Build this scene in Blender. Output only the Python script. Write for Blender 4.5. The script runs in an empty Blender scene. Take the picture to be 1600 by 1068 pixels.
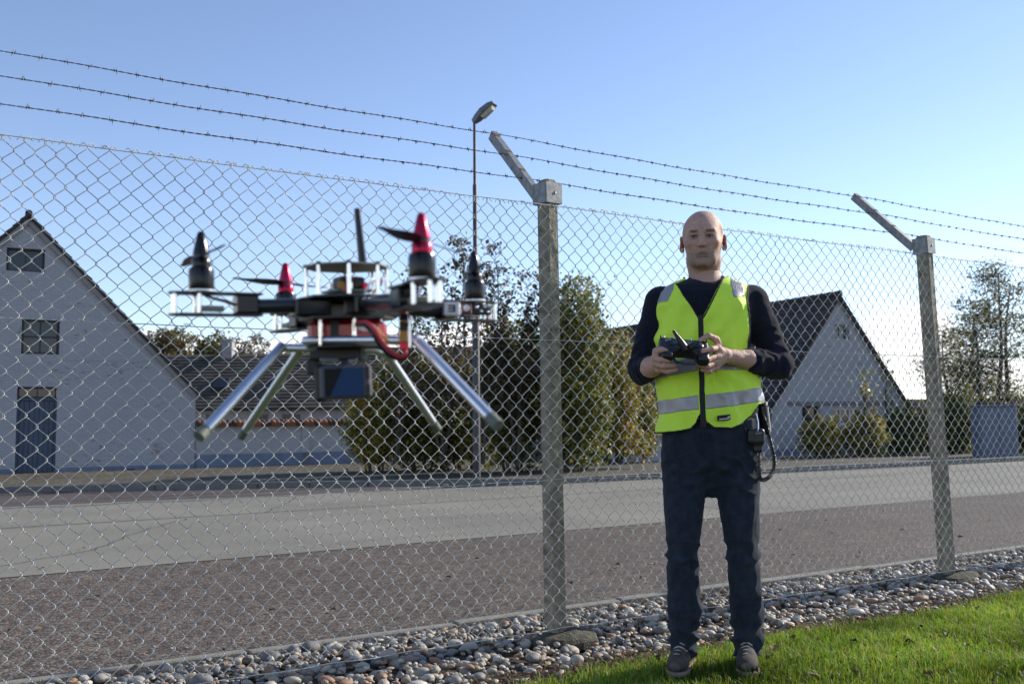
import bpy, math, random
import numpy as np
from mathutils import Vector, Matrix, Euler
random.seed(7); rng = np.random.default_rng(7)
S = bpy.context.scene
COL = S.collection
R = math.radians

# ---------------------------------------------------------------- camera
CAM_H = 0.98; FPX = 1480.0; PITCH = R(4.692); ROLL = R(-.5528)
fw = np.array([0, math.cos(PITCH), math.sin(PITCH)]); up0 = np.array([0, -math.sin(PITCH), math.cos(PITCH)]); rt0 = np.array([1., 0, 0])
RT = rt0*math.cos(ROLL) + up0*math.sin(ROLL); UP = up0*math.cos(ROLL) - rt0*math.sin(ROLL)
cd = bpy.data.cameras.new('camera'); cam = bpy.data.objects.new('camera', cd); COL.objects.link(cam)
cd.sensor_width = 36; cd.lens = FPX/1600*36; cd.clip_start = .05; cd.clip_end = 3000
m = Matrix(((RT[0], UP[0], -fw[0], 0), (RT[1], UP[1], -fw[1], 0), (RT[2], UP[2], -fw[2], CAM_H), (0, 0, 0, 1)))
cam.matrix_world = m
cd.dof.use_dof = True; cd.dof.focus_distance = 3.85; cd.dof.aperture_fstop = 5.6
S.camera = cam
# ---------------------------------------------------------------- sky, sun, exposure
SUN_AZ = R(29.5); SUN_EL = R(27)      # azimuth counter-clockwise from +X (image right) towards +Y (away)
w = bpy.data.worlds.new('World'); S.world = w; w.use_nodes = True
nt = w.node_tree; nt.nodes.clear()
def N(t, **k):
    n = nt.nodes.new(t)
    for a, b in k.items(): setattr(n, a, b)
    return n
def wm(op, a, b=None, c=None):
    n = N('ShaderNodeMath', operation=op)
    for i, v in enumerate((a, b, c)):
        if v is None: continue
        if isinstance(v, (int, float)): n.inputs[i].default_value = v
        else: nt.links.new(v, n.inputs[i])
    return n.outputs[0]
out = N('ShaderNodeOutputWorld')
sky = N('ShaderNodeTexSky', sky_type='NISHITA'); sky.sun_disc = False
sky.sun_elevation = SUN_EL; sky.sun_rotation = R(90) - SUN_AZ; sky.altitude = 0; sky.air_density = .85; sky.dust_density = .05; sky.ozone_density = 2.2
bg = N('ShaderNodeBackground'); bg.inputs['Strength'].default_value = 0.15
tn_ = N('ShaderNodeMix', data_type='RGBA', blend_type='MULTIPLY'); tn_.inputs[0].default_value = 1; tn_.inputs[7].default_value = (1.10, .99, .99, 1); nt.links.new(sky.outputs[0], tn_.inputs[6]); nt.links.new(tn_.outputs[2], bg.inputs['Color'])   # white balance of the whole sky
tc = N('ShaderNodeTexCoord'); sep = N('ShaderNodeSeparateXYZ'); nt.links.new(tc.outputs['Generated'], sep.inputs[0])
mp = N('ShaderNodeMapping'); mp.inputs['Scale'].default_value = (1, 1, 2.1); mp.inputs['Location'].default_value = (.2, .0, .0)
nt.links.new(tc.outputs['Generated'], mp.inputs[0])
nz = N('ShaderNodeTexNoise'); nz.inputs['Scale'].default_value = 7; nz.inputs['Detail'].default_value = 9; nz.inputs['Roughness'].default_value = .55
nt.links.new(mp.outputs[0], nz.inputs['Vector'])
# cloud bank low over the horizon, plus one taller cumulus
band = wm('SUBTRACT', 1.0, wm('SMOOTH_MIN', 1.0, wm('MULTIPLY', wm('ABSOLUTE', wm('SUBTRACT', sep.outputs['Z'], .045)), 13.0), .2))
def blob(az, el, rx, rz):
    d = Vector((math.sin(az)*math.cos(el), math.cos(az)*math.cos(el), math.sin(el)))
    tx = Vector((math.cos(az), -math.sin(az), 0))
    cx = N('ShaderNodeVectorMath', operation='DOT_PRODUCT'); nt.links.new(tc.outputs['Generated'], cx.inputs[0]); cx.inputs[1].default_value = tx
    a = wm('POWER', wm('DIVIDE', cx.outputs['Value'], rx), 2.0); b = wm('POWER', wm('DIVIDE', wm('SUBTRACT', sep.outputs['Z'], d.z), rz), 2.0)
    fr = N('ShaderNodeVectorMath', operation='DOT_PRODUCT'); nt.links.new(tc.outputs['Generated'], fr.inputs[0]); fr.inputs[1].default_value = d
    e = wm('SUBTRACT', 1.0, wm('SQRT', wm('ADD', a, b)))
    return wm('MULTIPLY', wm('MAXIMUM', e, 0.0), wm('GREATER_THAN', fr.outputs['Value'], 0.0))
den = wm('MULTIPLY', wm('MAXIMUM', band, 0.0), .34)
for az, el, rx, rz in CLOUDS if 'CLOUDS' in globals() else ((R(23), R(3.6), .085, .085), (R(18), R(2.2), .09, .06), (R(27), R(1.6), .07, .045), (R(-15.5), R(3.4), .13, .034), (R(-9), R(3.8), .10, .045), (R(-3), R(3.0), .10, .06), (R(-40), R(6), .2, .05), (R(60), R(6), .25, .06), (R(110), R(8), .3, .07), (R(-100), R(9), .3, .08), (R(170), R(8), .35, .07)):
    den = wm('MAXIMUM', den, wm('MULTIPLY', blob(az, el, rx, rz), 1.05))
thr = wm('ADD', den, wm('MULTIPLY', wm('SUBTRACT', nz.outputs['Fac'], .5), 1.5))
mr = N('ShaderNodeMapRange'); mr.interpolation_type = 'SMOOTHSTEP'; nt.links.new(thr, mr.inputs[0]); mr.inputs[1].default_value = .16; mr.inputs[2].default_value = .42
hz = N('ShaderNodeMapRange'); nt.links.new(den, hz.inputs[0]); hz.inputs[1].default_value = .02; hz.inputs[2].default_value = .2
cb = N('ShaderNodeBackground'); cb.inputs['Color'].default_value = (1, .985, .97, 1); cb.inputs['Strength'].default_value = 1.05
mx = N('ShaderNodeMixShader'); nt.links.new(wm('MULTIPLY', wm('MULTIPLY', mr.outputs[0], hz.outputs[0]), .92), mx.inputs[0]); nt.links.new(bg.outputs[0], mx.inputs[1]); nt.links.new(cb.outputs[0], mx.inputs[2])
nt.links.new(mx.outputs[0], out.inputs[0])
sl = bpy.data.lights.new('sun', 'SUN'); sl.energy = 4.6; sl.angle = R(.53); sl.color = (1, .93, .82)
so = bpy.data.objects.new('sun', sl); COL.objects.link(so)
SDIR = Vector((math.cos(SUN_AZ)*math.cos(SUN_EL), math.sin(SUN_AZ)*math.cos(SUN_EL), math.sin(SUN_EL)))
so.rotation_euler = SDIR.to_track_quat('Z', 'Y').to_euler(); so.location = (20, 20, 30)
S.view_settings.view_transform = 'Standard'; S.view_settings.look = 'None'; S.view_settings.gamma = 1; S.view_settings.use_curve_mapping = False
S.view_settings.exposure = 0.52
try: S.cycles.use_denoising = True
except Exception: pass

# ---------------------------------------------------------------- helpers
def ray(x, y): return RT*(x-800)/FPX - UP*(y-534)/FPX + fw
O = np.array([0, 0, CAM_H])
def at(x, y, Y):
    d = ray(x, y); return O + d*(Y/d[1])
PHI = R(58.549); FD = np.array([math.sin(PHI), math.cos(PHI), 0]); FA = np.array([-math.cos(PHI), math.sin(PHI), 0])
P1 = np.array([.1821, 4.2742, 0.])
def F(t, n, z=0): return P1 + FD*t + FA*n + np.array([0, 0, z])
def tn(P): q = np.array(P)-P1; return float(q@FD), float(q@FA)
def gz(n):
    n = np.asarray(n, dtype=float)
    return -.018*np.clip(n-.6, 0, 22.7)
def G(X, Y):
    return float(gz((np.array([X, Y, 0])-P1)@FA))
FROT = math.atan2(FD[1], FD[0])
C_ = {}
def mat(name, color, rough=.6, metal=0, var=0, vscale=8, bump=0, bscale=60, detail=4, c2=None, spec=.5, sheen=0, trans=0, sss=0, attr=None, coat=0, obj_coords=True, mid=.5):
    """plain principled material with noise colour variation and fine bump"""
    m = bpy.data.materials.new(name); m.use_nodes = True; t = m.node_tree; b = t.nodes['Principled BSDF']
    b.inputs['Base Color'].default_value = (*color, 1); b.inputs['Roughness'].default_value = rough; b.inputs['Metallic'].default_value = metal
    b.inputs['Specular IOR Level'].default_value = spec
    if sheen: b.inputs['Sheen Weight'].default_value = sheen
    if coat: b.inputs['Coat Weight'].default_value = coat; b.inputs['Coat Roughness'].default_value = .1
    if sss: b.inputs['Subsurface Weight'].default_value = sss; b.inputs['Subsurface Radius'].default_value = (1, .3, .15); b.inputs['Subsurface Scale'].default_value = .006
    tcn = t.nodes.new('ShaderNodeTexCoord'); co = tcn.outputs['Object']
    base = None
    if var or c2:
        n = t.nodes.new('ShaderNodeTexNoise'); n.inputs['Scale'].default_value = vscale; n.inputs['Detail'].default_value = detail; n.inputs['Roughness'].default_value = .6
        t.links.new(co, n.inputs['Vector'])
        r = t.nodes.new('ShaderNodeValToRGB'); r.color_ramp.elements[0].position = mid-.18; r.color_ramp.elements[1].position = mid+.18
        ca = color; cb_ = c2 if c2 else color
        r.color_ramp.elements[0].color = (*[max(0, v*(1-var)) for v in ca], 1); r.color_ramp.elements[1].color = (*[min(1, v*(1+var)) for v in cb_], 1)
        t.links.new(n.outputs['Fac'], r.inputs[0]); base = r.outputs[0]; t.links.new(base, b.inputs['Base Color'])
    if attr:
        a = t.nodes.new('ShaderNodeAttribute'); a.attribute_name = attr
        if base:
            mm = t.nodes.new('ShaderNodeMix'); mm.data_type = 'RGBA'; mm.blend_type = 'MULTIPLY'; mm.inputs[0].default_value = 1
            t.links.new(base, mm.inputs[6]); t.links.new(a.outputs['Color'], mm.inputs[7]); t.links.new(mm.outputs[2], b.inputs['Base Color'])
        else: t.links.new(a.outputs['Color'], b.inputs['Base Color'])
    if bump:
        n2 = t.nodes.new('ShaderNodeTexNoise'); n2.inputs['Scale'].default_value = bscale; n2.inputs['Detail'].default_value = 5
        t.links.new(co, n2.inputs['Vector'])
        bn = t.nodes.new('ShaderNodeBump'); bn.inputs['Strength'].default_value = min(1, bump); bn.inputs['Distance'].default_value = .01*max(1, bump)
        t.links.new(n2.outputs['Fac'], bn.inputs['Height']); t.links.new(bn.outputs[0], b.inputs['Normal'])
    if trans:
        o = t.nodes['Material Output']; tr = t.nodes.new('ShaderNodeBsdfTranslucent'); ms = t.nodes.new('ShaderNodeMixShader'); ms.inputs[0].default_value = trans
        src = b.inputs['Base Color'].links[0].from_socket if b.inputs['Base Color'].links else None
        if src: t.links.new(src, tr.inputs[0])
        else: tr.inputs[0].default_value = (*color, 1)
        t.links.new(b.outputs[0], ms.inputs[1]); t.links.new(tr.outputs[0], ms.inputs[2]); t.links.new(ms.outputs[0], o.inputs[0])
    return m
def tag(o, label=None, cat=None, group=None, kind=None):
    if label: o['label'] = label
    if cat: o['category'] = cat
    if group: o['group'] = group
    if kind: o['kind'] = kind
    return o
def empty(name, loc=(0, 0, 0), rz=0, label=None, cat=None, group=None):
    o = bpy.data.objects.new(name, None); COL.objects.link(o); o.location = loc; o.rotation_euler = (0, 0, rz); o.empty_display_size = .1
    return tag(o, label, cat, group)
def link(name, me, parent=None, loc=(0, 0, 0)):
    o = bpy.data.objects.new(name, me); COL.objects.link(o); o.location = loc
    if parent: o.parent = parent
    return o
def npmesh(name, V, Fc, mats=(), smooth=False, midx=None, colors=None):
    """mesh from numpy verts and equal-sized faces (quads or triangles)"""
    V = np.ascontiguousarray(V, dtype=np.float32); Fc = np.ascontiguousarray(Fc, dtype=np.int32); k = Fc.shape[1]
    me = bpy.data.meshes.new(name); me.vertices.add(len(V)); me.vertices.foreach_set('co', V.ravel())
    me.loops.add(Fc.size); me.loops.foreach_set('vertex_index', Fc.ravel())
    me.polygons.add(len(Fc)); me.polygons.foreach_set('loop_start', np.arange(0, Fc.size, k, dtype=np.int32))
    try: me.polygons.foreach_set('loop_total', np.full(len(Fc), k, dtype=np.int32))
    except Exception: pass
    if smooth: me.polygons.foreach_set('use_smooth', np.ones(len(Fc), dtype=bool))
    if midx is not None: me.polygons.foreach_set('material_index', np.ascontiguousarray(midx, dtype=np.int32))
    for mm in mats: me.materials.append(mm)
    if colors is not None:
        ca = me.color_attributes.new('Col', 'FLOAT_COLOR', 'POINT'); c4 = np.ones((len(V), 4), dtype=np.float32); c4[:, :3] = colors; ca.data.foreach_set('color', c4.ravel())
    me.update(calc_edges=True); return me
class MB:
    """collects boxes, prisms, tubes and lathes, builds them as ONE mesh object"""
    def __init__(s): s.v = []; s.f = []; s.sm = []
    def add(s, vs, fs, smooth=False):
        b = len(s.v); s.v += [tuple(float(c) for c in v) for v in vs]; s.f += [tuple(b+i for i in f) for f in fs]; s.sm += [smooth]*len(fs); return s
    def box(s, c, d, M=None, bev=0):
        hx, hy, hz = d[0]/2, d[1]/2, d[2]/2
        if bev:
            e = bev; vs = []
            prof = [(hx-e, hy), (hx, hy-e), (hx, -hy+e), (hx-e, -hy), (-hx+e, -hy), (-hx, -hy+e), (-hx, hy-e), (-hx+e, hy)]
            rings = [(-hz, e), (-hz+e, 0), (hz-e, 0), (hz, e)]
            for z, ins in rings:
                for x, y in prof: vs.append((x-math.copysign(min(ins, abs(x)), x), y-math.copysign(min(ins, abs(y)), y), z))
            fs = [tuple(reversed([i for i in (7, 6, 5, 4, 3, 2, 1, 0)])), tuple(24+i for i in (7, 6, 5, 4, 3, 2, 1, 0))]
            for r in range(3):
                for i in range(8): j = (i+1) % 8; fs.append((r*8+j, r*8+i, r*8+8+i, r*8+8+j))
        else:
            vs = [(x, y, z) for z in (-hz, hz) for y in (-hy, hy) for x in (-hx, hx)]
            fs = [(0, 2, 3, 1), (4, 5, 7, 6), (0, 1, 5, 4), (1, 3, 7, 5), (3, 2, 6, 7), (2, 0, 4, 6)]
        vs = [Vector(v) for v in vs]
        if M is not None: vs = [M @ v for v in vs]
        return s.add([v+Vector(c) for v in vs], fs)
    def hexa(s, p): return s.add(p, [(0, 2, 3, 1), (4, 5, 7, 6), (0, 1, 5, 4), (1, 3, 7, 5), (3, 2, 6, 7), (2, 0, 4, 6)])
    def prism(s, pts, a, b, axis=2):
        """extrude 2D polygon (ccw) between a and b along axis"""
        n = len(pts)
        def mk(p, z):
            return (p[0], p[1], z) if axis == 2 else ((p[0], z, p[1]) if axis == 1 else (z, p[0], p[1]))
        vs = [mk(p, a) for p in pts]+[mk(p, b) for p in pts]
        fs = [tuple(range(n))[::-1], tuple(range(n, 2*n))]+[(i, (i+1) % n, n+(i+1) % n, n+i) for i in range(n)]
        return s.add(vs, fs)
    def tube(s, pts, r, n=6, cap=True, smooth=True, closed=False):
        P = [Vector(p) for p in pts]; k = len(P); rs = r if isinstance(r, (list, tuple, np.ndarray)) else [r]*k
        T = []
        for i in range(k):
            a = P[(i-1) % k] if (closed or i > 0) else P[i]; b = P[(i+1) % k] if (closed or i < k-1) else P[i]
            t = (b-a); T.append(t.normalized() if t.length > 1e-9 else Vector((0, 0, 1)))
        u = T[0].orthogonal().normalized(); vs = []
        for i in range(k):
            u = (u - T[i]*u.dot(T[i])); u = u.normalized() if u.length > 1e-6 else T[i].orthogonal().normalized(); w_ = T[i].cross(u)
            for j in range(n):
                a = 2*math.pi*j/n; vs.append(P[i]+(u*math.cos(a)+w_*math.sin(a))*rs[i])
        fs = []
        for i in range(k if closed else k-1):
            i2 = (i+1) % k
            for j in range(n): j2 = (j+1) % n; fs.append((i*n+j, i*n+j2, i2*n+j2, i2*n+j))
        s.add(vs, fs, smooth)
        if cap and not closed:
            b = len(s.v)-len(vs); s.f.append(tuple(b+i for i in range(n))[::-1]); s.f.append(tuple(b+(k-1)*n+i for i in range(n))); s.sm += [False, False]
        return s
    def lathe(s, prof, n=16, c=(0, 0, 0), M=None, smooth=True):
        vs = []; k = len(prof)
        for r_, z in prof:
            for j in range(n):
                a = 2*math.pi*j/n; v = Vector((r_*math.cos(a), r_*math.sin(a), z)); vs.append((M @ v if M is not None else v)+Vector(c))
        fs = [(i*n+j, i*n+(j+1) % n, (i+1)*n+(j+1) % n, (i+1)*n+j) for i in range(k-1) for j in range(n)]
        fs += [tuple(range(n))[::-1], tuple((k-1)*n+i for i in range(n))]
        return s.add(vs, fs, smooth)
    def ell(s, c, r, M=None, nu=12, nv=8):
        vs = []; fs = []
        for i in range(nv+1):
            th = math.pi*i/nv
            for j in range(nu):
                a = 2*math.pi*j/nu; v = Vector((r[0]*math.sin(th)*math.cos(a), r[1]*math.sin(th)*math.sin(a), -r[2]*math.cos(th))); vs.append((M @ v if M is not None else v)+Vector(c))
        for i in range(nv):
            for j in range(nu): fs.append((i*nu+j, i*nu+(j+1) % nu, (i+1)*nu+(j+1) % nu, (i+1)*nu+j))
        return s.add(vs, fs, True)
    def mesh(s, name, m=None):
        me = bpy.data.meshes.new(name); me.from_pydata(s.v, [], s.f); me.polygons.foreach_set('use_smooth', s.sm)
        if m is not None:
            for q in (m if isinstance(m, (list, tuple)) else [m]): me.materials.append(q)
        me.update(); return me
    def build(s, name, m=None, parent=None, loc=(0, 0, 0), sharp=True):
        me = s.mesh(name, m)
        if sharp and any(s.sm):
            try: me.set_sharp_from_angle(angle=R(40))
            except Exception: pass
        return link(name, me, parent, loc)
# ================================================================ SETTING: ground
def ground_mat(name, c1, c2, scale, bump, speck=None, rough=.9, big=.25, sdens=None, spec=.25):
    m = bpy.data.materials.new(name); m.use_nodes = True; t = m.node_tree; b = t.nodes['Principled BSDF']; b.inputs['Roughness'].default_value = rough; b.inputs['Specular IOR Level'].default_value = spec
    g = t.nodes.new('ShaderNodeNewGeometry'); co = g.outputs['Position']
    def noise(sc, d=4, typ='ShaderNodeTexNoise'):
        n = t.nodes.new(typ); n.inputs['Scale'].default_value = sc
        if typ == 'ShaderNodeTexNoise': n.inputs['Detail'].default_value = d
        t.links.new(co, n.inputs['Vector']); return n
    n1 = noise(scale); r = t.nodes.new('ShaderNodeValToRGB'); r.color_ramp.elements[0].position = .35; r.color_ramp.elements[1].position = .65
    r.color_ramp.elements[0].color = (*c1, 1); r.color_ramp.elements[1].color = (*c2, 1); t.links.new(n1.outputs['Fac'], r.inputs[0]); cur = r.outputs[0]
    n2 = noise(.55, 6); r2 = t.nodes.new('ShaderNodeValToRGB'); r2.color_ramp.elements[0].position = .3; r2.color_ramp.elements[1].position = .7
    r2.color_ramp.elements[0].color = (1-big, 1-big, 1-big, 1); r2.color_ramp.elements[1].color = (1+big*.4, 1+big*.4, 1+big*.35, 1); t.links.new(n2.outputs['Fac'], r2.inputs[0])
    mm = t.nodes.new('ShaderNodeMix'); mm.data_type = 'RGBA'; mm.blend_type = 'MULTIPLY'; mm.inputs[0].default_value = 1; t.links.new(cur, mm.inputs[6]); t.links.new(r2.outputs[0], mm.inputs[7]); cur = mm.outputs[2]
    h = n1.outputs['Fac']
    if speck:   # stone chips: voronoi cells with own colours
        v = noise(sdens or 90, typ='ShaderNodeTexVoronoi'); rr = t.nodes.new('ShaderNodeValToRGB'); rr.color_ramp.interpolation = 'CONSTANT'
        els = rr.color_ramp.elements; els[0].color = (*speck[0], 1); els[0].position = 0; els[1].color = (*speck[1], 1); els[1].position = .3
        for p, c in zip((.55, .75, .9), speck[2:]): e = els.new(p); e.color = (*c, 1)
        sp = t.nodes.new('ShaderNodeSeparateColor'); t.links.new(v.outputs['Color'], sp.inputs[0]); t.links.new(sp.outputs[0], rr.inputs[0])
        m3 = t.nodes.new('ShaderNodeMix'); m3.data_type = 'RGBA'; m3.blend_type = 'MULTIPLY'; m3.inputs[0].default_value = .85
        t.links.new(cur, m3.inputs[6]); t.links.new(rr.outputs[0], m3.inputs[7]); cur = m3.outputs[2]
        h = v.outputs['Distance']
    t.links.new(cur, b.inputs['Base Color'])
    bn = t.nodes.new('ShaderNodeBump'); bn.inputs['Strength'].default_value = bump; bn.inputs['Distance'].default_value = .006; bn.invert = bool(speck)
    t.links.new(h, bn.inputs['Height']); t.links.new(bn.outputs[0], b.inputs['Normal'])
    return m
def strip(name, poly_near, poly_far, material, dz=0, nseg=60, zf=None, kind='structure'):
    """sheet between two polylines given as (t, n) lists, draped over the ground"""
    def samp(pl, u):
        a = np.array(pl, float); tt = np.linspace(0, 1, len(a)); return np.stack([np.interp(u, tt, a[:, 0]), np.interp(u, tt, a[:, 1])], 1)
    u = np.linspace(0, 1, nseg+1); a = samp(poly_near, u); b = samp(poly_far, u); k = 6; V = []
    for i in range(nseg+1):
        for j in range(k+1):
            q = a[i]+(b[i]-a[i])*j/k; P = F(q[0], q[1]); V.append((P[0], P[1], gz(q[1])+dz))
    Fc = [(i*(k+1)+j, (i+1)*(k+1)+j, (i+1)*(k+1)+j+1, i*(k+1)+j+1) for i in range(nseg) for j in range(k)]
    o = link(name, npmesh(name, V, Fc, [material])); o['kind'] = kind; return o
M_dirt = ground_mat('dirt', (.05, .04, .028), (.09, .075, .05), 30, .6, big=.3)
M_agg = ground_mat('exposed_aggregate', (.150, .128, .108), (.195, .168, .142), 6, .9, speck=((.16, .15, .15), (.42, .37, .35), (.78, .66, .60), (.9, .85, .8), (1.35, 1.3, 1.2)), sdens=72, big=.22)
M_beige = ground_mat('beige_concrete', (.185, .172, .142), (.235, .22, .18), 60, .35, big=.22)
M_dark = ground_mat('old_dark_asphalt', (.085, .07, .062), (.12, .1, .09), 50, .5, speck=((.6, .55, .55), (.8, .78, .75), (1, 1, 1), (1.2, 1.1, 1)), sdens=60, big=.25)
M_edge = mat('pale_concrete', (.20, .19, .16), .85, var=.15, vscale=20, bump=.4, bscale=120)
M_kerb = mat('kerb_concrete', (.16, .155, .14), .85, var=.2, vscale=12, bump=.4)
M_verge = ground_mat('verge_gravel', (.085, .08, .065), (.15, .14, .11), 10, 1, speck=((.35, .3, .25), (.6, .55, .45), (.9, .8, .65), (1.2, 1.1, 1), (1.5, 1.45, 1.4)), sdens=17, big=.3)
M_field = ground_mat('field_grass', (.045, .06, .02), (.08, .09, .03), 3, .5, big=.3)
# one sheet out to the horizon
gx = np.concatenate([-np.geomspace(900, 12, 14), np.linspace(-8, 8, 5), np.geomspace(12, 900, 14)])
V = []; 
gn = np.concatenate([-np.geomspace(600, 3, 10), [-1.2, -.55, -.4, .3, .6], np.linspace(2, 24, 8), np.geomspace(30, 1500, 9)])
for t_ in gx*1.5:
    for n_ in gn: P = F(t_, n_); V.append((P[0], P[1], gz(n_)-.035 - (.02 if -.41 < n_ < .61 else 0)))
nn = len(gn); Fc = [(i*nn+j, (i+1)*nn+j, (i+1)*nn+j+1, i*nn+j+1) for i in range(len(gx)-1) for j in range(nn-1)]
tag(link('ground', npmesh('ground', V, Fc, [M_field])), kind='structure')
strip('gravel_bed', [(-40, -.44), (60, -.44)], [(-40, .55), (60, .55)], M_dirt, -.03)
strip('asphalt_yard', [(-40, .62), (80, .62)], [(-40, 3.9), (80, 3.9)], M_agg, .0, 80)
strip('concrete_road', [(-40, 3.85), (80, 3.85)], [(-40, 13.0), (-1.5, 12.6), (7, 10.75), (17, 10.25), (40, 9.4), (80, 8)], M_beige, .004, 90)
strip('asphalt_road', [(-60, 13.8), (-15, 13.1), (-1.6, 12.2), (3.5, 11.4), (5.2, 11.05)], [(-60, 26), (-15, 19.5), (-1.25, 16.6), (3.57, 13.45), (5.5, 12.0)], M_dark, .008, 40)
strip('gravel_verge', [(-60, 26), (-15, 19.6), (-1.2, 16.7), (3.6, 13.5), (7.1, 10.85), (17.2, 10.4), (40, 9.5), (80, 8)], [(-60, 40), (-15, 40), (0, 40), (5, 40), (12, 40), (20, 40), (50, 40), (80, 40)], M_verge, .03, 60)
strip('expansion_joint', [(-40, 8.1), (80, 8.1)], [(-40, 8.14), (80, 8.14)], mat('joint_sealant', (.05, .045, .04), .9), .008, 60)
M_crack = mat('crack_filler', (.045, .04, .036), .9)
for sd_, pl in enumerate(([(-2.5, 4.0), (-1.2, 5.2), (-.6, 6.6), (.3, 8.1)], [(5.2, 3.9), (5.6, 5.4), (6.6, 6.8), (7.0, 8.1)], [(9, 8.2), (9.6, 9.2), (10.9, 10.3)], [(1.2, 8.2), (1.9, 9.6), (2.6, 11.2)])):
    r_c = random.Random(sd_); a_ = []
    for (t0, n0), (t1, n1) in zip(pl[:-1], pl[1:]):
        for k in range(9): u = k/9; a_.append((t0+(t1-t0)*u+r_c.uniform(-.045, .045), n0+(n1-n0)*u+r_c.uniform(-.03, .03)))
    strip('road_crack', a_, [(t+.012+.010*r_c.random(), n) for t, n in a_], M_crack, .007, len(a_)*2)
# far kerb as laid kerb stones
kerbline = [(-14, 19.1), (-1.2, 16.6), (3.6, 13.4), (7.1, 10.75), (17.2, 10.3), (26, 9.95), (34, 9.7)]
kr = empty('far_kerb', tuple(F(7.1, 10.75, float(gz(10.75))))); kr['kind'] = 'structure'
kst = {}
for (t0, n0), (t1, n1) in zip(kerbline[:-1], kerbline[1:]):
    L = math.hypot(t1-t0, n1-n0); k = max(1, round(L/1.0))
    a0 = F(t0, n0); a1 = F(t1, n1); ang = math.atan2(a1[1]-a0[1], a1[0]-a0[0])
    for i in range(k):
        u = (i+.5)/k; t_, n_ = t0+(t1-t0)*u, n0+(n1-n0)*u
        if 'me' not in kst: kst['me'] = MB().box((0, 0, 0), (.985, .12, .17), bev=.012).mesh('kerb_stone', M_kerb)
        o = link('kerb_stone', kst['me'], kr); P = F(t_, n_, float(gz(n_))+.035+random.uniform(-.006, .006)); o.location = Vector(P)-kr.location; o.rotation_euler = (0, 0, ang+random.uniform(-.01, .01)); o.scale = (L/k/1.0, 1, 1)
# concrete edging between yard and pebbles, laid in lengths
er = empty('concrete_edging', tuple(F(0, .58))); er['kind'] = 'structure'
eme = MB().box((0, 0, 0), (.99, .06, .12), bev=.006).mesh('edging_stone', M_edge)
for i in range(-6, 16):
    o = link('edging_stone', eme, er); P = F(i+.3, .585+.006*math.sin(i*2.1), -.047+.006*math.sin(i*1.3)); o.location = Vector(P)-er.location; o.rotation_euler = (R(2*math.sin(i)), 0, FROT+R(.5*math.sin(i*3)))

# ---- pebbles
def ico():
    ph = (1+5**.5)/2
    v = np.array([(-1, ph, 0), (1, ph, 0), (-1, -ph, 0), (1, -ph, 0), (0, -1, ph), (0, 1, ph), (0, -1, -ph), (0, 1, -ph), (ph, 0, -1), (ph, 0, 1), (-ph, 0, -1), (-ph, 0, 1)], float); v /= np.linalg.norm(v[0])
    f = [(0, 11, 5), (0, 5, 1), (0, 1, 7), (0, 7, 10), (0, 10, 11), (1, 5, 9), (5, 11, 4), (11, 10, 2), (10, 7, 6), (7, 1, 8), (3, 9, 4), (3, 4, 2), (3, 2, 6), (3, 6, 8), (3, 8, 9), (4, 9, 5), (2, 4, 11), (6, 2, 10), (8, 6, 7), (9, 8, 1)]
    return v, f
def subdiv(v, f):
    v = [tuple(x) for x in v]; c = {}; g = []
    def mid(a, b):
        k = (min(a, b), max(a, b))
        if k not in c: p = np.array(v[a])+np.array(v[b]); p /= np.linalg.norm(p); v.append(tuple(p)); c[k] = len(v)-1
        return c[k]
    for a, b, d in f:
        x, y, z = mid(a, b), mid(b, d), mid(d, a); g += [(a, x, z), (b, y, x), (d, z, y), (x, y, z)]
    return np.array(v), g
iv, if_ = ico(); sv, sf = subdiv(iv, if_); sf = np.array(sf); if_ = np.array(if_)
M_peb = mat('pebble_stone', (1, 1, 1), .55, var=.14, vscale=60, attr='Col', bump=.25, bscale=150, spec=.4)
stonecols = np.array([1.04, .98, .89])*np.array([(.36, .35, .33), (.26, .26, .26), (.38, .36, .32), (.33, .27, .20), (.17, .17, .18), (.42, .40, .37), (.27, .20, .14), (.25, .26, .27), (.36, .33, .26), (.5, .48, .45), (.30, .18, .11)])
def stone_verts(sc, seed):
    r = np.random.default_rng(seed); q = r.normal(size=(3, 3)); 
    d = np.ones(len(sv))
    for k in range(5): ax = r.normal(size=3); ax /= np.linalg.norm(ax); d -= .16*np.clip(sv@ax-.55, 0, 1)*2
    return sv*d[:, None]*np.array(sc)
VAR = [stone_verts((1, r1, r2), i) for i, (r1, r2) in enumerate([(.75, .45), (.6, .4), (.85, .6), (.7, .55), (.55, .5), (.9, .5), (.65, .35), (.8, .7)])]
def rotz(a): c, s_ = np.cos(a), np.sin(a); return np.array([[c, -s_, 0], [s_, c, 0], [0, 0, 1]])
def rotx(a): c, s_ = np.cos(a), np.sin(a); return np.array([[1, 0, 0], [0, c, -s_], [0, s_, c]])
stones = []
def inpost(t, n): return any((t-tc)**2+(n-.06)**2 < .085**2 for tc in (.03, 2.89, 5.75, -2.82))
def edge_n(t): return -.40 + .035*math.sin(t*2.3)+.03*math.sin(t*5.1+1)
for lay in range(3):
    cnt = (4300, 4300, 2300)[lay]
    for i in range(cnt):
        u = rng.random(); t = -3.0+u*8.5; n = rng.uniform(-.56, .58)
        if n < edge_n(t)+rng.normal()*.03: continue
        if inpost(t, n): continue
        P = F(t, n); dist = math.hypot(P[0], P[1])
        s_ = float(np.clip(rng.lognormal(math.log(.0162), .42), .010, .046))
        z = -.02+lay*.014+rng.uniform(-.004, .004) - .012*max(0, (n-.45)/.1)
        stones.append((s_/dist, s_, t, n, z, rng.integers(8), rng.uniform(0, 6.28), rng.normal()*.35, rng.integers(11)))
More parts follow.
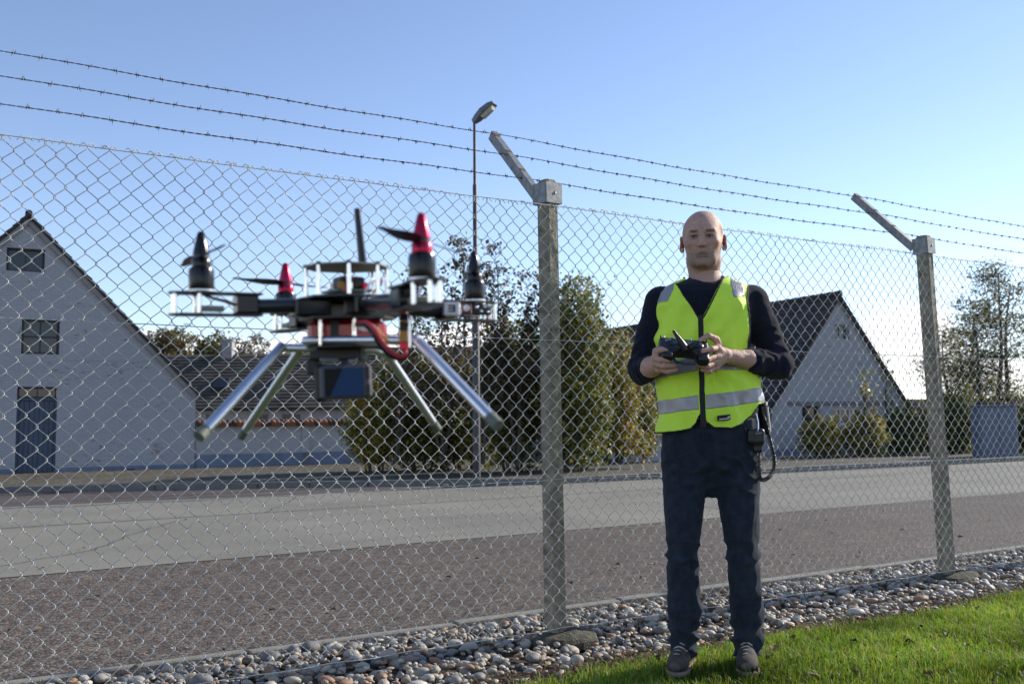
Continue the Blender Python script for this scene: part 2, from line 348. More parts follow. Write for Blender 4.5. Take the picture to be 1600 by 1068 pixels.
for i in range(2600):     # further along the fence: larger steps, fewer
    t = rng.uniform(5.5, 14); n = rng.uniform(-.42, .56); P = F(t, n); s_ = rng.uniform(.016, .03)
    stones.append((s_/math.hypot(P[0], P[1])*.2, s_, t, n, -.01, rng.integers(8), rng.uniform(0, 6.28), rng.normal()*.3, rng.integers(11)))
for i in range(70):      # strays on yard and grass edge
    t = rng.uniform(-2.5, 5); n = rng.choice([rng.uniform(.62, .95), rng.uniform(-.6, -.42)]); s_ = rng.uniform(.006, .014)
    stones.append((0, s_, t, n, float(gz(n))+s_*.2, rng.integers(8), rng.uniform(0, 6.28), 0, rng.integers(11)))
def onscreen(t, n, z):
    P = F(t, n, z)-O; d = P@fw; return d > .3 and abs(P@RT/d*FPX) < 800 and abs(P@UP/d*FPX) < 534
vis = sorted([i for i, s in enumerate(stones) if s[4] > -.012 and onscreen(s[2], s[3], s[4])], key=lambda i: -stones[i][0])[:300]
vs_ = set(vis)
pr = empty('pebble_strip', tuple(F(0, 0))); pr['kind'] = 'structure'
pmes = {}
Vs = []; Fs = []; Cs = []; base = 0
for i, (_, s_, t, n, z, k, a, tilt, ci) in enumerate(stones):
    P = F(t, n, z)
    cvar = stonecols[ci]*(.85+.3*((i*7919) % 97)/97)
    if i in vs_:
        key = (int(k), int(ci))
        if key not in pmes: pmes[key] = npmesh('pebble', VAR[k], sf, [M_peb], True, colors=np.tile(stonecols[ci], (len(sv), 1)))
        o = link('pebble', pmes[key], pr); o.location = Vector(P)-pr.location; o.scale = (s_, s_, s_); o.rotation_euler = (tilt, tilt*.4, a)
    else:
        Vq = VAR[k]@rotx(tilt).T@rotz(a).T*s_+P; Vs.append(Vq); Fs.append(sf+base); base += len(sv); Cs.append(np.tile(cvar, (len(sv), 1)))
o = link('loose_pebbles', npmesh('loose_pebbles', np.concatenate(Vs)-np.array(pr.location), np.concatenate(Fs), [M_peb], True, colors=np.concatenate(Cs)), pr); o['kind'] = 'stuff'

# ---- lawn: turf sheet and blades
M_turf = ground_mat('turf_soil', (.02, .03, .008), (.04, .05, .015), 40, .6, big=.3)
def lawn_z(t, n):
    d = np.clip((-.40-n)/.5, 0, 1); return .022*d + .012*np.sin(t*3.1+n*2)*d + .008*np.sin(t*7+n*9)*d
V = []; ts = np.linspace(-6, 16, 120); ns = np.concatenate([[-.40], -.40-np.geomspace(.05, 14, 26)])
for t_ in ts:
    for j, n_ in enumerate(ns):
        nn_ = edge_n(t_)+.02 if j == 0 else n_; P = F(t_, nn_); V.append((P[0], P[1], float(lawn_z(t_, nn_))-.012))
k = len(ns); Fc = [(i*k+j+1, (i+1)*k+j+1, (i+1)*k+j, i*k+j) for i in range(len(ts)-1) for j in range(k-1)]
tag(link('lawn', npmesh('lawn', V, Fc, [M_turf])), kind='structure')
M_blade = mat('grass_blade', (1, 1, 1), .5, attr='Col', trans=.45, spec=.3)
NB = 240000
t_ = rng.uniform(-1.4, 5.2, NB); n_ = -.36-rng.random(NB)**.9*1.5
e_ = -.40+.035*np.sin(t_*2.3)+.03*np.sin(t_*5.1+1)
clump = np.sin(t_*9+np.sin(n_*13)*2)*np.sin(n_*11+np.sin(t_*7)*2)
keep = (n_ < e_+rng.normal(size=NB)*.034) & (rng.random(NB) < np.where(n_ > e_-.07, .4, .8+.2*clump))
t_ = t_[keep]; n_ = n_[keep]; clump = clump[keep]
P = P1[None]+FD[None]*t_[:, None]+FA[None]*n_[:, None]
# keep what the camera can see, plus a margin; thin out the rest
q = P-O; dpt = q@fw; vx = np.abs(q@RT/dpt); vy = q@UP/dpt
keep = (dpt > .5) & (vx < .72) & (vy > -.60); P = P[keep]; t_ = t_[keep]; n_ = n_[keep]; clump = clump[keep]
nb = len(P); hgt = np.clip(rng.lognormal(math.log(.034), .3, nb), .012, .075)*(1+.25*clump)*np.where(n_ > -.5, .7, 1.); ang = rng.uniform(0, 2*np.pi, nb); wd = rng.uniform(.0012, .0024, nb)
lean = rng.uniform(.15, 1.0, nb); la = rng.uniform(0, 2*np.pi, nb)
z0 = lawn_z(t_, n_)-.012
side = np.stack([np.cos(ang), np.sin(ang), np.zeros(nb)], 1)*wd[:, None]; ld = np.stack([np.cos(la), np.sin(la), np.zeros(nb)], 1)
B0 = P.copy(); B0[:, 2] = z0; M1 = B0+ld*(hgt*lean*.25)[:, None]; M1[:, 2] += hgt*.6; T1 = B0+ld*(hgt*lean*.9)[:, None]; T1[:, 2] += hgt*(1-.25*lean)
V = np.stack([B0-side, B0+side, M1+side*.7, M1-side*.7, T1], 1).reshape(-1, 3); b = np.arange(nb)[:, None]*5
Fc = np.concatenate([b+np.array([[0, 1, 2]]), b+np.array([[0, 2, 3]]), b+np.array([[3, 2, 4]])])
gc = np.stack([rng.uniform(.13, .28, nb), rng.uniform(.23, .36, nb), rng.uniform(.015, .04, nb)], 1)
pt = (np.sin(t_*4.7+n_*3)+np.sin(n_*8.3-t_*2.2)+np.sin(t_*11+n_*5)*.5)[:, None]; gc *= 1+.22*pt
dry = rng.random(nb) < np.where(n_ > -.5, .25, .07+.04*pt[:, 0]); gc[dry] = np.stack([rng.uniform(.3, .42, dry.sum()), rng.uniform(.26, .34, dry.sum()), rng.uniform(.12, .18, dry.sum())], 1)
cols = np.repeat(gc, 5, 0)
tag(link('grass', npmesh('grass', V, Fc, [M_blade], colors=cols)), 'short sunlit green lawn grass beside the pebbles', 'grass', kind='stuff')
# soil/thatch litter between pebbles and lawn
nl = 9000; t_ = rng.uniform(-1.5, 5.2, nl); n_ = -.42+rng.normal(size=nl)*.05; P = P1+FD*t_[:, None]+FA*n_[:, None]; a = rng.uniform(0, 6.28, nl); L = rng.uniform(.006, .02, nl); wdt = L*rng.uniform(.1, .5, nl)
d1 = np.stack([np.cos(a), np.sin(a), rng.normal(size=nl)*.35], 1)*L[:, None]; d2 = np.stack([-np.sin(a), np.cos(a), rng.normal(size=nl)*.3], 1)*wdt[:, None]; P[:, 2] = rng.uniform(-.005, .015, nl)
V = np.stack([P-d1, P+d2, P+d1, P-d2], 1).reshape(-1, 3); Fc = np.arange(nl*4).reshape(-1, 4)
lc = np.array([(.10, .06, .035), (.18, .12, .07), (.25, .18, .1), (.06, .04, .03)])[rng.integers(0, 4, nl)]
tag(link('leaf_litter', npmesh('leaf_litter', V, Fc, [M_blade], colors=np.repeat(lc, 4, 0))), 'brown thatch and leaf litter along the lawn edge', 'leaf litter', kind='stuff')
# fallen leaves: curled blades, one object each
M_leafs = [mat('dead_leaf_brown', (.07, .04, .022), .7, var=.3, vscale=30, trans=.2), mat('dead_leaf_tan', (.22, .13, .06), .7, var=.3, vscale=30, trans=.2), mat('dead_leaf_dark', (.03, .02, .014), .7, var=.3, vscale=30)]
def leafmesh(seed):
    r = random.Random(seed); V = []; Fc = []; nu = 6
    pr_ = [0.02, .5, .85, 1, .8, .45, .03]; cu = r.uniform(.5, 1.6)
    for i in range(nu+1):
        u = i/nu-.5
        for j in (-1, -.5, 0, .5, 1):
            x = u; y = j*pr_[i]*.36*(1+.25*r.uniform(-1, 1)*(abs(j) == 1)); V.append((x, y*math.cos(cu*abs(y)*1.5), .5*abs(y)*cu+.25*math.cos(u*3)*cu*.4+r.uniform(-.02, .02)))
    Fc = [(i*5+j, (i+1)*5+j, (i+1)*5+j+1, i*5+j+1) for i in range(nu) for j in range(4)]
    return V, Fc
lm = []
for i in range(6):
    V, Fc = leafmesh(i); lm.append(npmesh('fallen_leaf', V, Fc, [M_leafs[i % 3]], True))
lawnpix = [(1240, 1000), (1262, 985), (1480, 1000), (1493, 996), (1519, 992), (1510, 1017), (1380, 1007), (1528, 954), (1440, 988), (1268, 1022), (1300, 990), (1203, 1035), (1550, 1025), (1556, 1000), (1420, 1012), (1340, 1055), (1495, 1045), (1335, 1010), (1030, 1030), (1585, 1008), (1560, 1062), (1270, 1060), (1210, 1018), (1365, 1040), (1450, 1060), (1590, 990), (1180, 1060), (1405, 1030)]
LL = []; RL = []
for i, (px, py) in enumerate(lawnpix):
    d = ray(px, py); P = O+d*((.02-CAM_H)/d[2]); o = link('fallen_leaf', lm[i % 6]); o.location = (P[0], P[1], .028+.006*(i % 3)); s_ = random.uniform(.03, .055); o.scale = (s_, s_, s_*1.1); o.rotation_euler = (random.uniform(-.5, .5), random.uniform(-.5, .5), random.uniform(0, 6.28))
    o['group'] = 'dead leaves lying on the lawn'; LL.append((px, i % 3, o))
roadpix = [(60, 985), (12, 988), (268, 925), (215, 1043), (150, 935), (345, 1020), (250, 948), (425, 957), (520, 956), (590, 930), (65, 890), (190, 905), (330, 895), (700, 905), (745, 875), (780, 915), (930, 895), (965, 885), (960, 890), (1020, 885), (1000, 905), (1250, 855), (1440, 843), (1500, 842), (1595, 831), (1240, 870), (1300, 835), (1503, 873), (1210, 845), (1345, 868), (1130, 878), (130, 858), (95, 800), (25, 806), (1380, 800), (1290, 815), (640, 880), (480, 895), (398, 908), (560, 900), (1545, 815), (1220, 830), (1260, 900), (890, 915), (1410, 830), (810, 880)]
for i, (px, py) in enumerate(roadpix):
    d = ray(px, py); z = 0
    for _ in range(20): P = O+d*((z-CAM_H)/d[2]); z = float(gz(tn(P)[1]))
    o = link('fallen_leaf', lm[(i*5+1) % 6]); o.location = (P[0], P[1], z+.012); s_ = random.uniform(.035, .06); o.scale = (s_, s_, s_*.7); o.rotation_euler = (random.uniform(-.3, .3), random.uniform(-.3, .3), random.uniform(0, 6.28))
    o['group'] = 'dry leaves lying on the road'; RL.append((px, ((i*5+1) % 6) % 3, o))

ORD = 'first second third fourth fifth sixth seventh eighth ninth tenth eleventh twelfth thirteenth fourteenth fifteenth sixteenth seventeenth eighteenth nineteenth twentieth'.split()
HUE = ('brown', 'tan', 'blackish')
def name_leaves(L, places, what):
    L = sorted(L, key=lambda q: q[0])
    for x0, x1, place in places:
        S_ = [q for q in L if x0 <= q[0] < x1]
        for k, (px, h_, o) in enumerate(S_): o['label'] = ('%s %s %s, %s from the left there' % (HUE[h_], what, place, ORD[k])) if len(S_) > 1 else '%s %s %s' % (HUE[h_], what, place); o['category'] = 'leaf'
name_leaves(LL, ((0, 1230, "on the lawn beside the man's shoes"), (1230, 1345, 'on the lawn just right of the man'), (1345, 1460, 'on the lawn left below the second post'), (1460, 1530, 'on the lawn right below the second post'), (1530, 1700, 'on the lawn by the right picture edge')), 'curled leaf')
name_leaves(RL, ((0, 140, 'on the road by the left picture edge'), (140, 300, 'on the road below the blue door'), (300, 500, "on the road below the drone's left legs"), (500, 720, 'on the road below the drone camera'), (720, 880, 'on the road left of the nearer post'), (880, 1040, 'on the road between nearer post and man'), (1040, 1260, "on the road right beside the man's legs"), (1260, 1440, 'on the road left of the second post'), (1440, 1700, 'on the road right of the second post')), 'dry leaf')
# ================================================================ FENCE
M_wire = mat('galvanised_wire', (.50, .50, .47), .68, .1, var=.15, vscale=40)
M_barb = mat('rusty_barbed_wire', (.10, .085, .075), .6, .5, c2=(.16, .10, .07), var=.2, vscale=40)
M_post = mat('lichen_concrete', (.165, .145, .105), .9, c2=(.33, .295, .22), var=.15, vscale=22, bump=.8, bscale=90, detail=8)
M_galv = mat('galvanised_steel', (.17, .18, .19), .6, .35, c2=(.27, .28, .285), var=.1, vscale=35, bump=.1, bscale=60)
M_rust = mat('rust_patch', (.22, .09, .035), .85, c2=(.12, .06, .03), var=.3, vscale=60, bump=.3)
M_bolt = mat('steel_bolt', (.45, .46, .47), .35, .9)
fence = empty('chain_link_fence', tuple(F(0, 0)), FROT, 'tall galvanised chain-link fence on concrete posts with three barbed wires', 'fence')
# local axes: x = along fence (t), y = away from camera (n), z up
CW, CH = .0700, .0748
NCELL = 25; Z0 = .075
def strand(flip, seed, droop=0):
    r = random.Random(seed); mb = MB(); pts = []; rad = .0017
    zs = np.arange(0, NCELL*2+1)
    for k in zs:
        s_ = 1 if (k % 2 == 0) ^ flip else -1
        z = k*CH/2; a = CW/4+.0009; y = .0019
        jt = r.uniform(-.0022, .0022)
        # knuckle: short vertical run, crossing in depth
        pts.append((s_*a+jt, -y*s_, z-.0034)); pts.append((s_*(a+.0006)+jt, 0, z)); pts.append((s_*a+jt, y*s_, z+.0034))
        if k < zs[-1]:
            pts.append((s_*a*.45+jt+.0006*s_, y*s_*1.05, z+CH*.5*.31)); pts.append((-s_*a*.45+jt, y*s_*1.05, z+CH*.5*.69))
    pts = [(x, y, z+Z0) for x, y, z in pts]
    # twisted barb finishing the top edge, over the line wire
    x, y, z = pts[-1]; e = 1 if x < 0 else -1
    pts += [(x+e*.010, .002, z+.010), (x+e*.016, .006, z+.0125), (x+e*.021, .003, z+.006), (x+e*.027, -.002, z-.004)]
    mb.tube(pts, rad, 4, smooth=True); return mb.mesh('wire', M_wire)
sm = {(f, k): strand(bool(f), 10*f+k) for f in (0, 1) for k in range(6)}
nw = 0
for i in range(-84, 190):
    x = i*CW/2
    if x > 6.7 or x < -2.95: continue
    o = link('wire', sm[(i % 2, (i*7+i//5) % 6)], fence); o.location = (x, -.004, .004*math.sin(i*.21)+random.uniform(-.0012, .0012)); o.rotation_euler = (.006*math.sin(i*.13), .004*math.sin(i*.37), 0); nw += 1
def linewire(z, y, r_, sag, m, name, x0=-2.9, x1=8.7, wob=.002):
    mb = MB(); pts = []
    for k in range(int((x1-x0)/.06)+1):
        x = x0+k*.06; ph = ((x-.03) % 2.86)/2.86; s_ = -sag*math.sin(math.pi*ph); pts.append((x, y+wob*math.sin(x*23), z+s_+wob*.6*math.sin(x*17+z*9)))
    mb.tube(pts, r_, 5); return mb.build(name, m, fence)
linewire(1.957, .0, .0021, .008, M_wire, 'line_wire', wob=.001)
linewire(1.338, .004, .0018, .006, M_wire, 'line_wire', wob=.0012)
linewire(.712, .004, .0018, .010, M_wire, 'line_wire', wob=.0035)
linewire(.058, .0, .0021, .006, M_wire, 'line_wire', wob=.004)
for z_, y_, sg in ((2.425, .50, .012), (2.285, .37, .014), (2.135, .23, .012)):
    mb = MB(); st = []
    for k in range(int(11.4/.012)+1):
        x = -2.75+k*.012; ph = ((x-.03) % 2.86)/2.86; st.append((x, y_, z_-sg*math.sin(math.pi*ph)+.002*math.sin(x*9), x*100))
    for q in (0, math.pi): mb.tube([(x, y+.0017*math.cos(a+q), z+.0017*math.sin(a+q)) for x, y, z, a in st], .0014, 4, smooth=True)
    x = -2.7
    while x < 8.6:
        ph = ((x-.03) % 2.86)/2.86; z = z_-sg*math.sin(math.pi*ph); b0 = random.uniform(0, 6.28)
        for dx, dd in ((-.004, 0), (.004, 1.3)):
            ring = [(x+dx+.003*(j/8-.5), y_+.0042*math.cos(b0+dd+j*.9), z+.0042*math.sin(b0+dd+j*.9)) for j in range(9)]
            a = b0+dd; ring = [(x+dx-.002, y_+.015*math.cos(a-.7), z+.015*math.sin(a-.7))]+ring+[(x+dx+.002, y_+.015*math.cos(a+7.9), z+.015*math.sin(a+7.9))]
            mb.tube(ring, [.0006]+[.0013]*9+[.0006], 4)
        x += .092+random.uniform(-.008, .008)
    mb.build('barbed_wire', M_barb, fence)
tb = MB(); r_t = random.Random(5)
for z_ in (1.957, 1.338, .712, .058):
    x = -2.8
    while x < 7:
        x += r_t.uniform(.28, .52); tb.tube([(x-.006+.003*j/2, .002+.0042*math.cos(j*1.25), z_+.0042*math.sin(j*1.25)) for j in range(14)]+[(x+.018, .006, z_+r_t.uniform(-.014, .006))], .0011, 4)
tb.build('tie_wires', M_wire, fence)['kind'] = 'stuff'
# posts
for px_, lean in ((.034, R(-.45)), (2.893, R(-3.1)), (5.76, R(-1)), (-2.83, R(0))):
    yaw = R(9); a = .039
    e = .013
    prof = [(a-e, -a), (a, -a+e), (a, a-e), (a-e, a), (-a+e, a), (-a, a-e), (-a, -a+e), (-a+e, -a)]
    mb = MB(); H = 2.085; rings = []
    for z in np.linspace(-.3, H-.02, 12):
        w_ = 1.06-.06*(z/2); rings.append([(x*w_+random.uniform(-.0006, .0006), y*w_+random.uniform(-.0006, .0006), z) for x, y in prof])
    rings.append([(x*.8, y*.8, H) for x, y in prof])
    vs = [p for r_ in rings for p in r_]; fs = [(i*8+j, i*8+(j+1) % 8, (i+1)*8+(j+1) % 8, (i+1)*8+j) for i in range(len(rings)-1) for j in range(8)]+[tuple(len(vs)-8+j for j in range(8))]
    mb.add(vs, fs); pst = mb.build('post', M_post, fence); pst.location = (px_, .055, 0); pst.rotation_euler = (0, lean, yaw)
    # steel cap: four sided sleeve open at the top, concrete shows above
    c = a+.0055; mb = MB(); zt, zb = 2.068, 1.972
    for sx, sy, dx, dy in ((0, -1, 2*c+.008, .004), (0, 1, 2*c+.008, .004), (-1, 0, .004, 2*c-.002), (1, 0, .004, 2*c-.002)):
        mb.box((sx*(c+.002), sy*(c+.002), (zt+zb)/2), (dx, dy, zt-zb))
    cap = mb.build('cap', M_galv, pst)
    # arm: angle steel rising away from the camera side
    ar = MB(); RZ = Matrix.Rotation(-yaw, 3, 'Z'); A0 = RZ @ Vector((-.004, c-.002, 2.03)); A1 = RZ @ Vector((.0, .465, 2.44)); d = (A1-A0).normalized(); sd = RZ @ Vector((1, 0, 0)); u = d.cross(sd).normalized()
    if u.z < 0: u = -u
    wl = .05
    # upright leg (seen from the left) and top flange
    def plate(p0, ax1, l1, ax2, l2):
        P_ = [p0+d*k*(A1-A0).length*(1) + ax1*l1*i + ax2*l2*j for i in (0, 1) for j in (0, 1) for k in (0, 1)]
        ar.hexa([P_[0], P_[1], P_[2], P_[3], P_[4], P_[5], P_[6], P_[7]])
    plate(A0-sd*.024, sd, .0045, -u, .044)
    plate(A0-sd*.024, sd, .032, u, .0045)
    arm = ar.build('arm', M_galv, pst)
    # pointed end plate
    bl = MB().lathe([(0.0001, 0), (.0075, 0), (.0075, .003), (.006, .0045), (.0001, .0045)], 6, (0.006, -c-.003, 2.02), Matrix.Rotation(R(90), 3, 'X'), False); bl.build('bolt', M_bolt, pst)
    rs = MB()
    for f_ in (.03, .36, .66, .93): rs.box(A0+d*(f_*(A1-A0).length)+u*.0052-sd*.008, (.028, .014+.01*f_, .0016), Matrix((sd, d, u)).transposed())
    rs.build('rust_patch', M_rust, pst)
    if True:
        r2 = random.Random(int(px_*10)); f2 = MB(); vs = []; n_ = 22; k = 6
        for i in range(k):
            th = i/(k-1)*math.pi/2
            for j in range(n_):
                an = 2*math.pi*j/n_; rr = 1+.10*math.sin(an*3+px_)+.06*r2.uniform(-1, 1); vs.append((.17*rr*math.cos(an)*math.cos(th)+.03, .125*rr*math.sin(an)*math.cos(th)-.045, -.02+.062*math.sin(th)**.6+r2.uniform(-.004, .004)))
        fs = [(i*n_+j, i*n_+(j+1) % n_, (i+1)*n_+(j+1) % n_, (i+1)*n_+j) for i in range(k-1) for j in range(n_)]
        f2.add(vs, fs, False); ft = f2.build('footing', mat('mossy_footing', (.05, .05, .032), .95, c2=(.09, .08, .055), var=.3, vscale=50, bump=1, bscale=120), pst)
# ================================================================ BUILDINGS
def brick_mat(name, color, worn, bump=.5, bw=.24, bh=.075):
    m = bpy.data.materials.new(name); m.use_nodes = True; t = m.node_tree; b = t.nodes['Principled BSDF']; b.inputs['Roughness'].default_value = .85; b.inputs['Specular IOR Level'].default_value = .2
    tc_ = t.nodes.new('ShaderNodeTexCoord'); mp_ = t.nodes.new('ShaderNodeMapping'); mp_.inputs['Rotation'].default_value = (R(90), 0, 0); t.links.new(tc_.outputs['Object'], mp_.inputs[0])
    br = t.nodes.new('ShaderNodeTexBrick'); br.inputs['Scale'].default_value = 1; br.inputs['Brick Width'].default_value = bw; br.inputs['Row Height'].default_value = bh; br.inputs['Mortar Size'].default_value = .007; br.inputs['Mortar Smooth'].default_value = .3
    br.inputs['Color1'].default_value = (*color, 1); br.inputs['Color2'].default_value = (*[c*.93 for c in color], 1); br.inputs['Mortar'].default_value = (*[c*.82 for c in color], 1)
    t.links.new(mp_.outputs[0], br.inputs['Vector'])
    n = t.nodes.new('ShaderNodeTexNoise'); n.inputs['Scale'].default_value = .9; n.inputs['Detail'].default_value = 8; n.inputs['Roughness'].default_value = .7; t.links.new(tc_.outputs['Object'], n.inputs['Vector'])
    n2 = t.nodes.new('ShaderNodeTexNoise'); n2.inputs['Scale'].default_value = 9; n2.inputs['Detail'].default_value = 3; mq = t.nodes.new('ShaderNodeMapping'); mq.inputs['Scale'].default_value = (.45, 1, 1.8); t.links.new(tc_.outputs['Object'], mq.inputs[0]); t.links.new(mq.outputs[0], n2.inputs['Vector'])
    mul = t.nodes.new('ShaderNodeMath'); mul.operation = 'MULTIPLY'; t.links.new(n.outputs['Fac'], mul.inputs[0]); t.links.new(n2.outputs['Fac'], mul.inputs[1])
    r = t.nodes.new('ShaderNodeMapRange'); t.links.new(mul.outputs[0], r.inputs[0]); r.inputs[1].default_value = .325; r.inputs[2].default_value = .39
    mm = t.nodes.new('ShaderNodeMix'); mm.data_type = 'RGBA'; t.links.new(r.outputs[0], mm.inputs[0]); t.links.new(br.outputs['Color'], mm.inputs[6]); mm.inputs[7].default_value = (*worn, 1)
    n3 = t.nodes.new('ShaderNodeTexNoise'); n3.inputs['Scale'].default_value = .5; n3.inputs['Detail'].default_value = 5; t.links.new(tc_.outputs['Object'], n3.inputs['Vector']); r3 = t.nodes.new('ShaderNodeMapRange'); r3.inputs[3].default_value = .86; r3.inputs[4].default_value = 1.1; t.links.new(n3.outputs['Fac'], r3.inputs[0])
    m4 = t.nodes.new('ShaderNodeMix'); m4.data_type = 'RGBA'; m4.blend_type = 'MULTIPLY'; m4.inputs[0].default_value = 1; t.links.new(mm.outputs[2], m4.inputs[6]); t.links.new(r3.outputs[0], m4.inputs[7])
    t.links.new(m4.outputs[2], b.inputs['Base Color'])
    bn = t.nodes.new('ShaderNodeBump'); bn.invert = True; bn.inputs['Strength'].default_value = bump; bn.inputs['Distance'].default_value = .012; t.links.new(br.outputs['Fac'], bn.inputs['Height']); t.links.new(bn.outputs[0], b.inputs['Normal'])
    return m
M_white = brick_mat('whitewashed_brick', (.40, .405, .42), (.22, .18, .175))
M_white2 = brick_mat('whitewashed_brick_wall', (.42, .42, .42), (.34, .32, .31))
M_plinth = mat('blue_grey_plinth', (.16, .20, .27), .8, var=.15, vscale=3, bump=.3)
M_slate = mat('dark_roof_tiles', (.035, .028, .028), .8, c2=(.055, .042, .038), var=.25, vscale=3, bump=.5, bscale=25)
M_slate2 = mat('mossy_slate', (.05, .045, .038), .9, c2=(.09, .08, .062), var=.25, vscale=1.6, bump=.6, bscale=18)
M_barge = mat('grey_render', (.28, .26, .25), .85, var=.15, vscale=6)
M_glass = mat('dark_window_glass', (.02, .024, .03), .08, spec=.6)
M_frame = mat('painted_window_frame', (.34, .35, .37), .6, var=.1)
M_dframe = mat('dark_timber', (.05, .045, .045), .7, var=.2)
M_door = mat('blue_painted_door', (.065, .090, .135), .6, var=.12, vscale=3, bump=.1)
M_redtile = mat('red_clay_tile', (.34, .13, .06), .8, c2=(.20, .085, .045), var=.25, vscale=5, bump=.3)
M_redtile2 = mat('dark_clay_tile', (.12, .055, .035), .85, c2=(.07, .04, .03), var=.25, vscale=5, bump=.3)
M_back = mat('light_stop_black', (.012, .012, .014), .9)  # for sheets added behind openings to keep stray light out
def wall_holes(mb, x0, x1, zb, top, holes, th, y0=0, extra=()):
    """front wall in the local x/z plane: strips between break points, holes = (xa, xb, za, zb)"""
    xs = sorted(set([x0, x1]+[h for a in holes for h in a[:2]]+list(extra))); xs = [x for x in xs if x0 <= x <= x1]
    for a, b in zip(xs[:-1], xs[1:]):
        c = (a+b)/2; hs = sorted([(h[2], h[3]) for h in holes if h[0] < c < h[1]]); z = zb
        for ha, hb in hs+[(None, None)]:
            if ha is None:
                p = [(a, z), (b, z), (b, top(b)), (a, top(a))]
            else: p = [(a, z), (b, z), (b, ha), (a, ha)]
            if p[2][1]-z > 1e-4 or p[3][1]-z > 1e-4:
                mb.hexa([(p[0][0], y0, p[0][1]), (p[1][0], y0, p[1][1]), (p[0][0], y0+th, p[0][1]), (p[1][0], y0+th, p[1][1]), (p[3][0], y0, p[3][1]), (p[2][0], y0, p[2][1]), (p[3][0], y0+th, p[3][1]), (p[2][0], y0+th, p[2][1])])
            if ha is not None: z = hb
def window(parent, x0, x1, z0, z1, y, nx=1, nz=1, m=None, fr=.05, name='window', open_dark=None):
    m = m or M_frame; mb = MB(); x0 += .004; x1 -= .004; z0 += .004; z1 -= .004
    mb.box(((x0+x1)/2, y, z0+fr/2), (x1-x0, .06, fr)); mb.box(((x0+x1)/2, y, z1-fr/2), (x1-x0, .06, fr))
    mb.box((x0+fr/2, y, (z0+z1)/2), (fr, .06, z1-z0-2*fr-.004)); mb.box((x1-fr/2, y, (z0+z1)/2), (fr, .06, z1-z0-2*fr-.004))
    for i in range(1, nx): mb.box((x0+(x1-x0)*i/nx, y-.003, (z0+z1)/2), (fr*.7, .05, z1-z0-2*fr-.004))
    for i in range(1, nz): mb.box(((x0+x1)/2, y-.006, z0+(z1-z0)*i/nz), (x1-x0-2*fr-.004, .045, fr*.7))
    w_ = mb.build(name, m, parent)
    wx = (x1-x0-2*fr)/nx; wz = (z1-z0-2*fr)/nz
    for i in range(nx):
        for j in range(nz):
            MB().box((x0+fr+wx*(i+.5), y+.012, z0+fr+wz*(j+.5)), (wx-.01, .008, wz-.01)).build('pane', M_glass, w_)
    MB().box(((x0+x1)/2, y+.075, (z0+z1)/2), (x1-x0+.001, .02, z1-z0+.001)).build('light_stop', M_back, w_)  # added near-black sheet, stops light leaking through the window
    return w_
def roof_slope(name, parent, ea, eb, ra, rb, courses, m, th=.10, over=.0, tiles=0):
    """tiled slope: eave ea->eb, ridge ra->rb; every course laps over the one below"""
    ea, eb, ra, rb = [Vector(p) for p in (ea, eb, ra, rb)]; nrm = (eb-ea).cross(ra-ea).normalized(); 
    if nrm.z < 0: nrm = -nrm
    V = []; Fc = []
    for i in range(courses):
        u0 = i/courses; u1 = min(1, (i+1.25)/courses)
        a0 = ea.lerp(ra, u0)+nrm*.045; b0 = eb.lerp(rb, u0)+nrm*.045; a1 = ea.lerp(ra, u1)+nrm*.008; b1 = eb.lerp(rb, u1)+nrm*.008
        c = [a0-nrm*.03, b0-nrm*.03, a1-nrm*.03, b1-nrm*.03, a0, b0, a1, b1]
        if tiles:   # scalloped courses
            k = tiles; bs = len(V)
            for j in range(k+1):
                f_ = j/k; up = nrm*(.016*math.cos(j*math.pi))
                V += [a0.lerp(b0, f_)+up-nrm*.03, a0.lerp(b0, f_)+up, a1.lerp(b1, f_)+up]
            for j in range(k): p = bs+j*3; Fc += [(p, p+3, p+4, p+1), (p+1, p+4, p+5, p+2)]
        else:
            bs = len(V); V += c; Fc += [tuple(bs+q for q in f) for f in [(0, 2, 3, 1), (4, 5, 7, 6), (0, 1, 5, 4), (1, 3, 7, 5), (3, 2, 6, 7), (2, 0, 4, 6)]]
    bs = len(V); V += [ea-nrm*th, eb-nrm*th, ra-nrm*th, rb-nrm*th, ea, eb, ra, rb]; Fc += [tuple(bs+q for q in f) for f in [(0, 2, 3, 1), (4, 5, 7, 6), (0, 1, 5, 4), (1, 3, 7, 5), (3, 2, 6, 7), (2, 0, 4, 6)]]
    return MB().add(V, Fc).build(name, m, parent)
# ---- left gabled house (its gable turned like the other house's, so the roof is seen edge-on)
Yh = 26.7; LA = R(28); LP0 = np.array(at(45, 336, Yh)); LP0[2] = -.42
LH = empty('gabled_house', tuple(LP0), LA, 'whitewashed gabled house with blue door, left behind the fence', 'house')
def lpl(px, py):
    d = ray(px, py); nr = np.array([math.sin(LA), -math.cos(LA), 0]); P = O+d*(((LP0-O)@nr)/(d@nr)); v = P-LP0; return float(v@np.array([math.cos(LA), math.sin(LA), 0])), float(P[2]-LP0[2])
def lx(x, y=600): return lpl(x, y)[0]
def lz(y, x=60): return lpl(x, y)[1]
apx = lz(338, 45); ex, ez = lx(309), lz(612, 309); sl_ = (apx-ez)/ex
top = lambda x: apx-abs(x)*sl_
print('left house', apx, ez, ex)
mb = MB(); holes = [(lx(10, 406), lx(70, 406), lz(424, 40), lz(388, 40)), (lx(33, 525), lx(93, 525), lz(553), lz(498)), (lx(25, 670), lx(88, 670), .0, lz(604))]
xr = lx(306)
wall_holes(mb, -xr, xr, -.3, top, holes, .32, 0, (0,)); 
mb.box((-xr+.16, 6.3, ez/2-.1), (.32, 11.9, ez)); mb.box((xr-.16, 6.3, ez/2-.1), (.32, 11.9, ez))
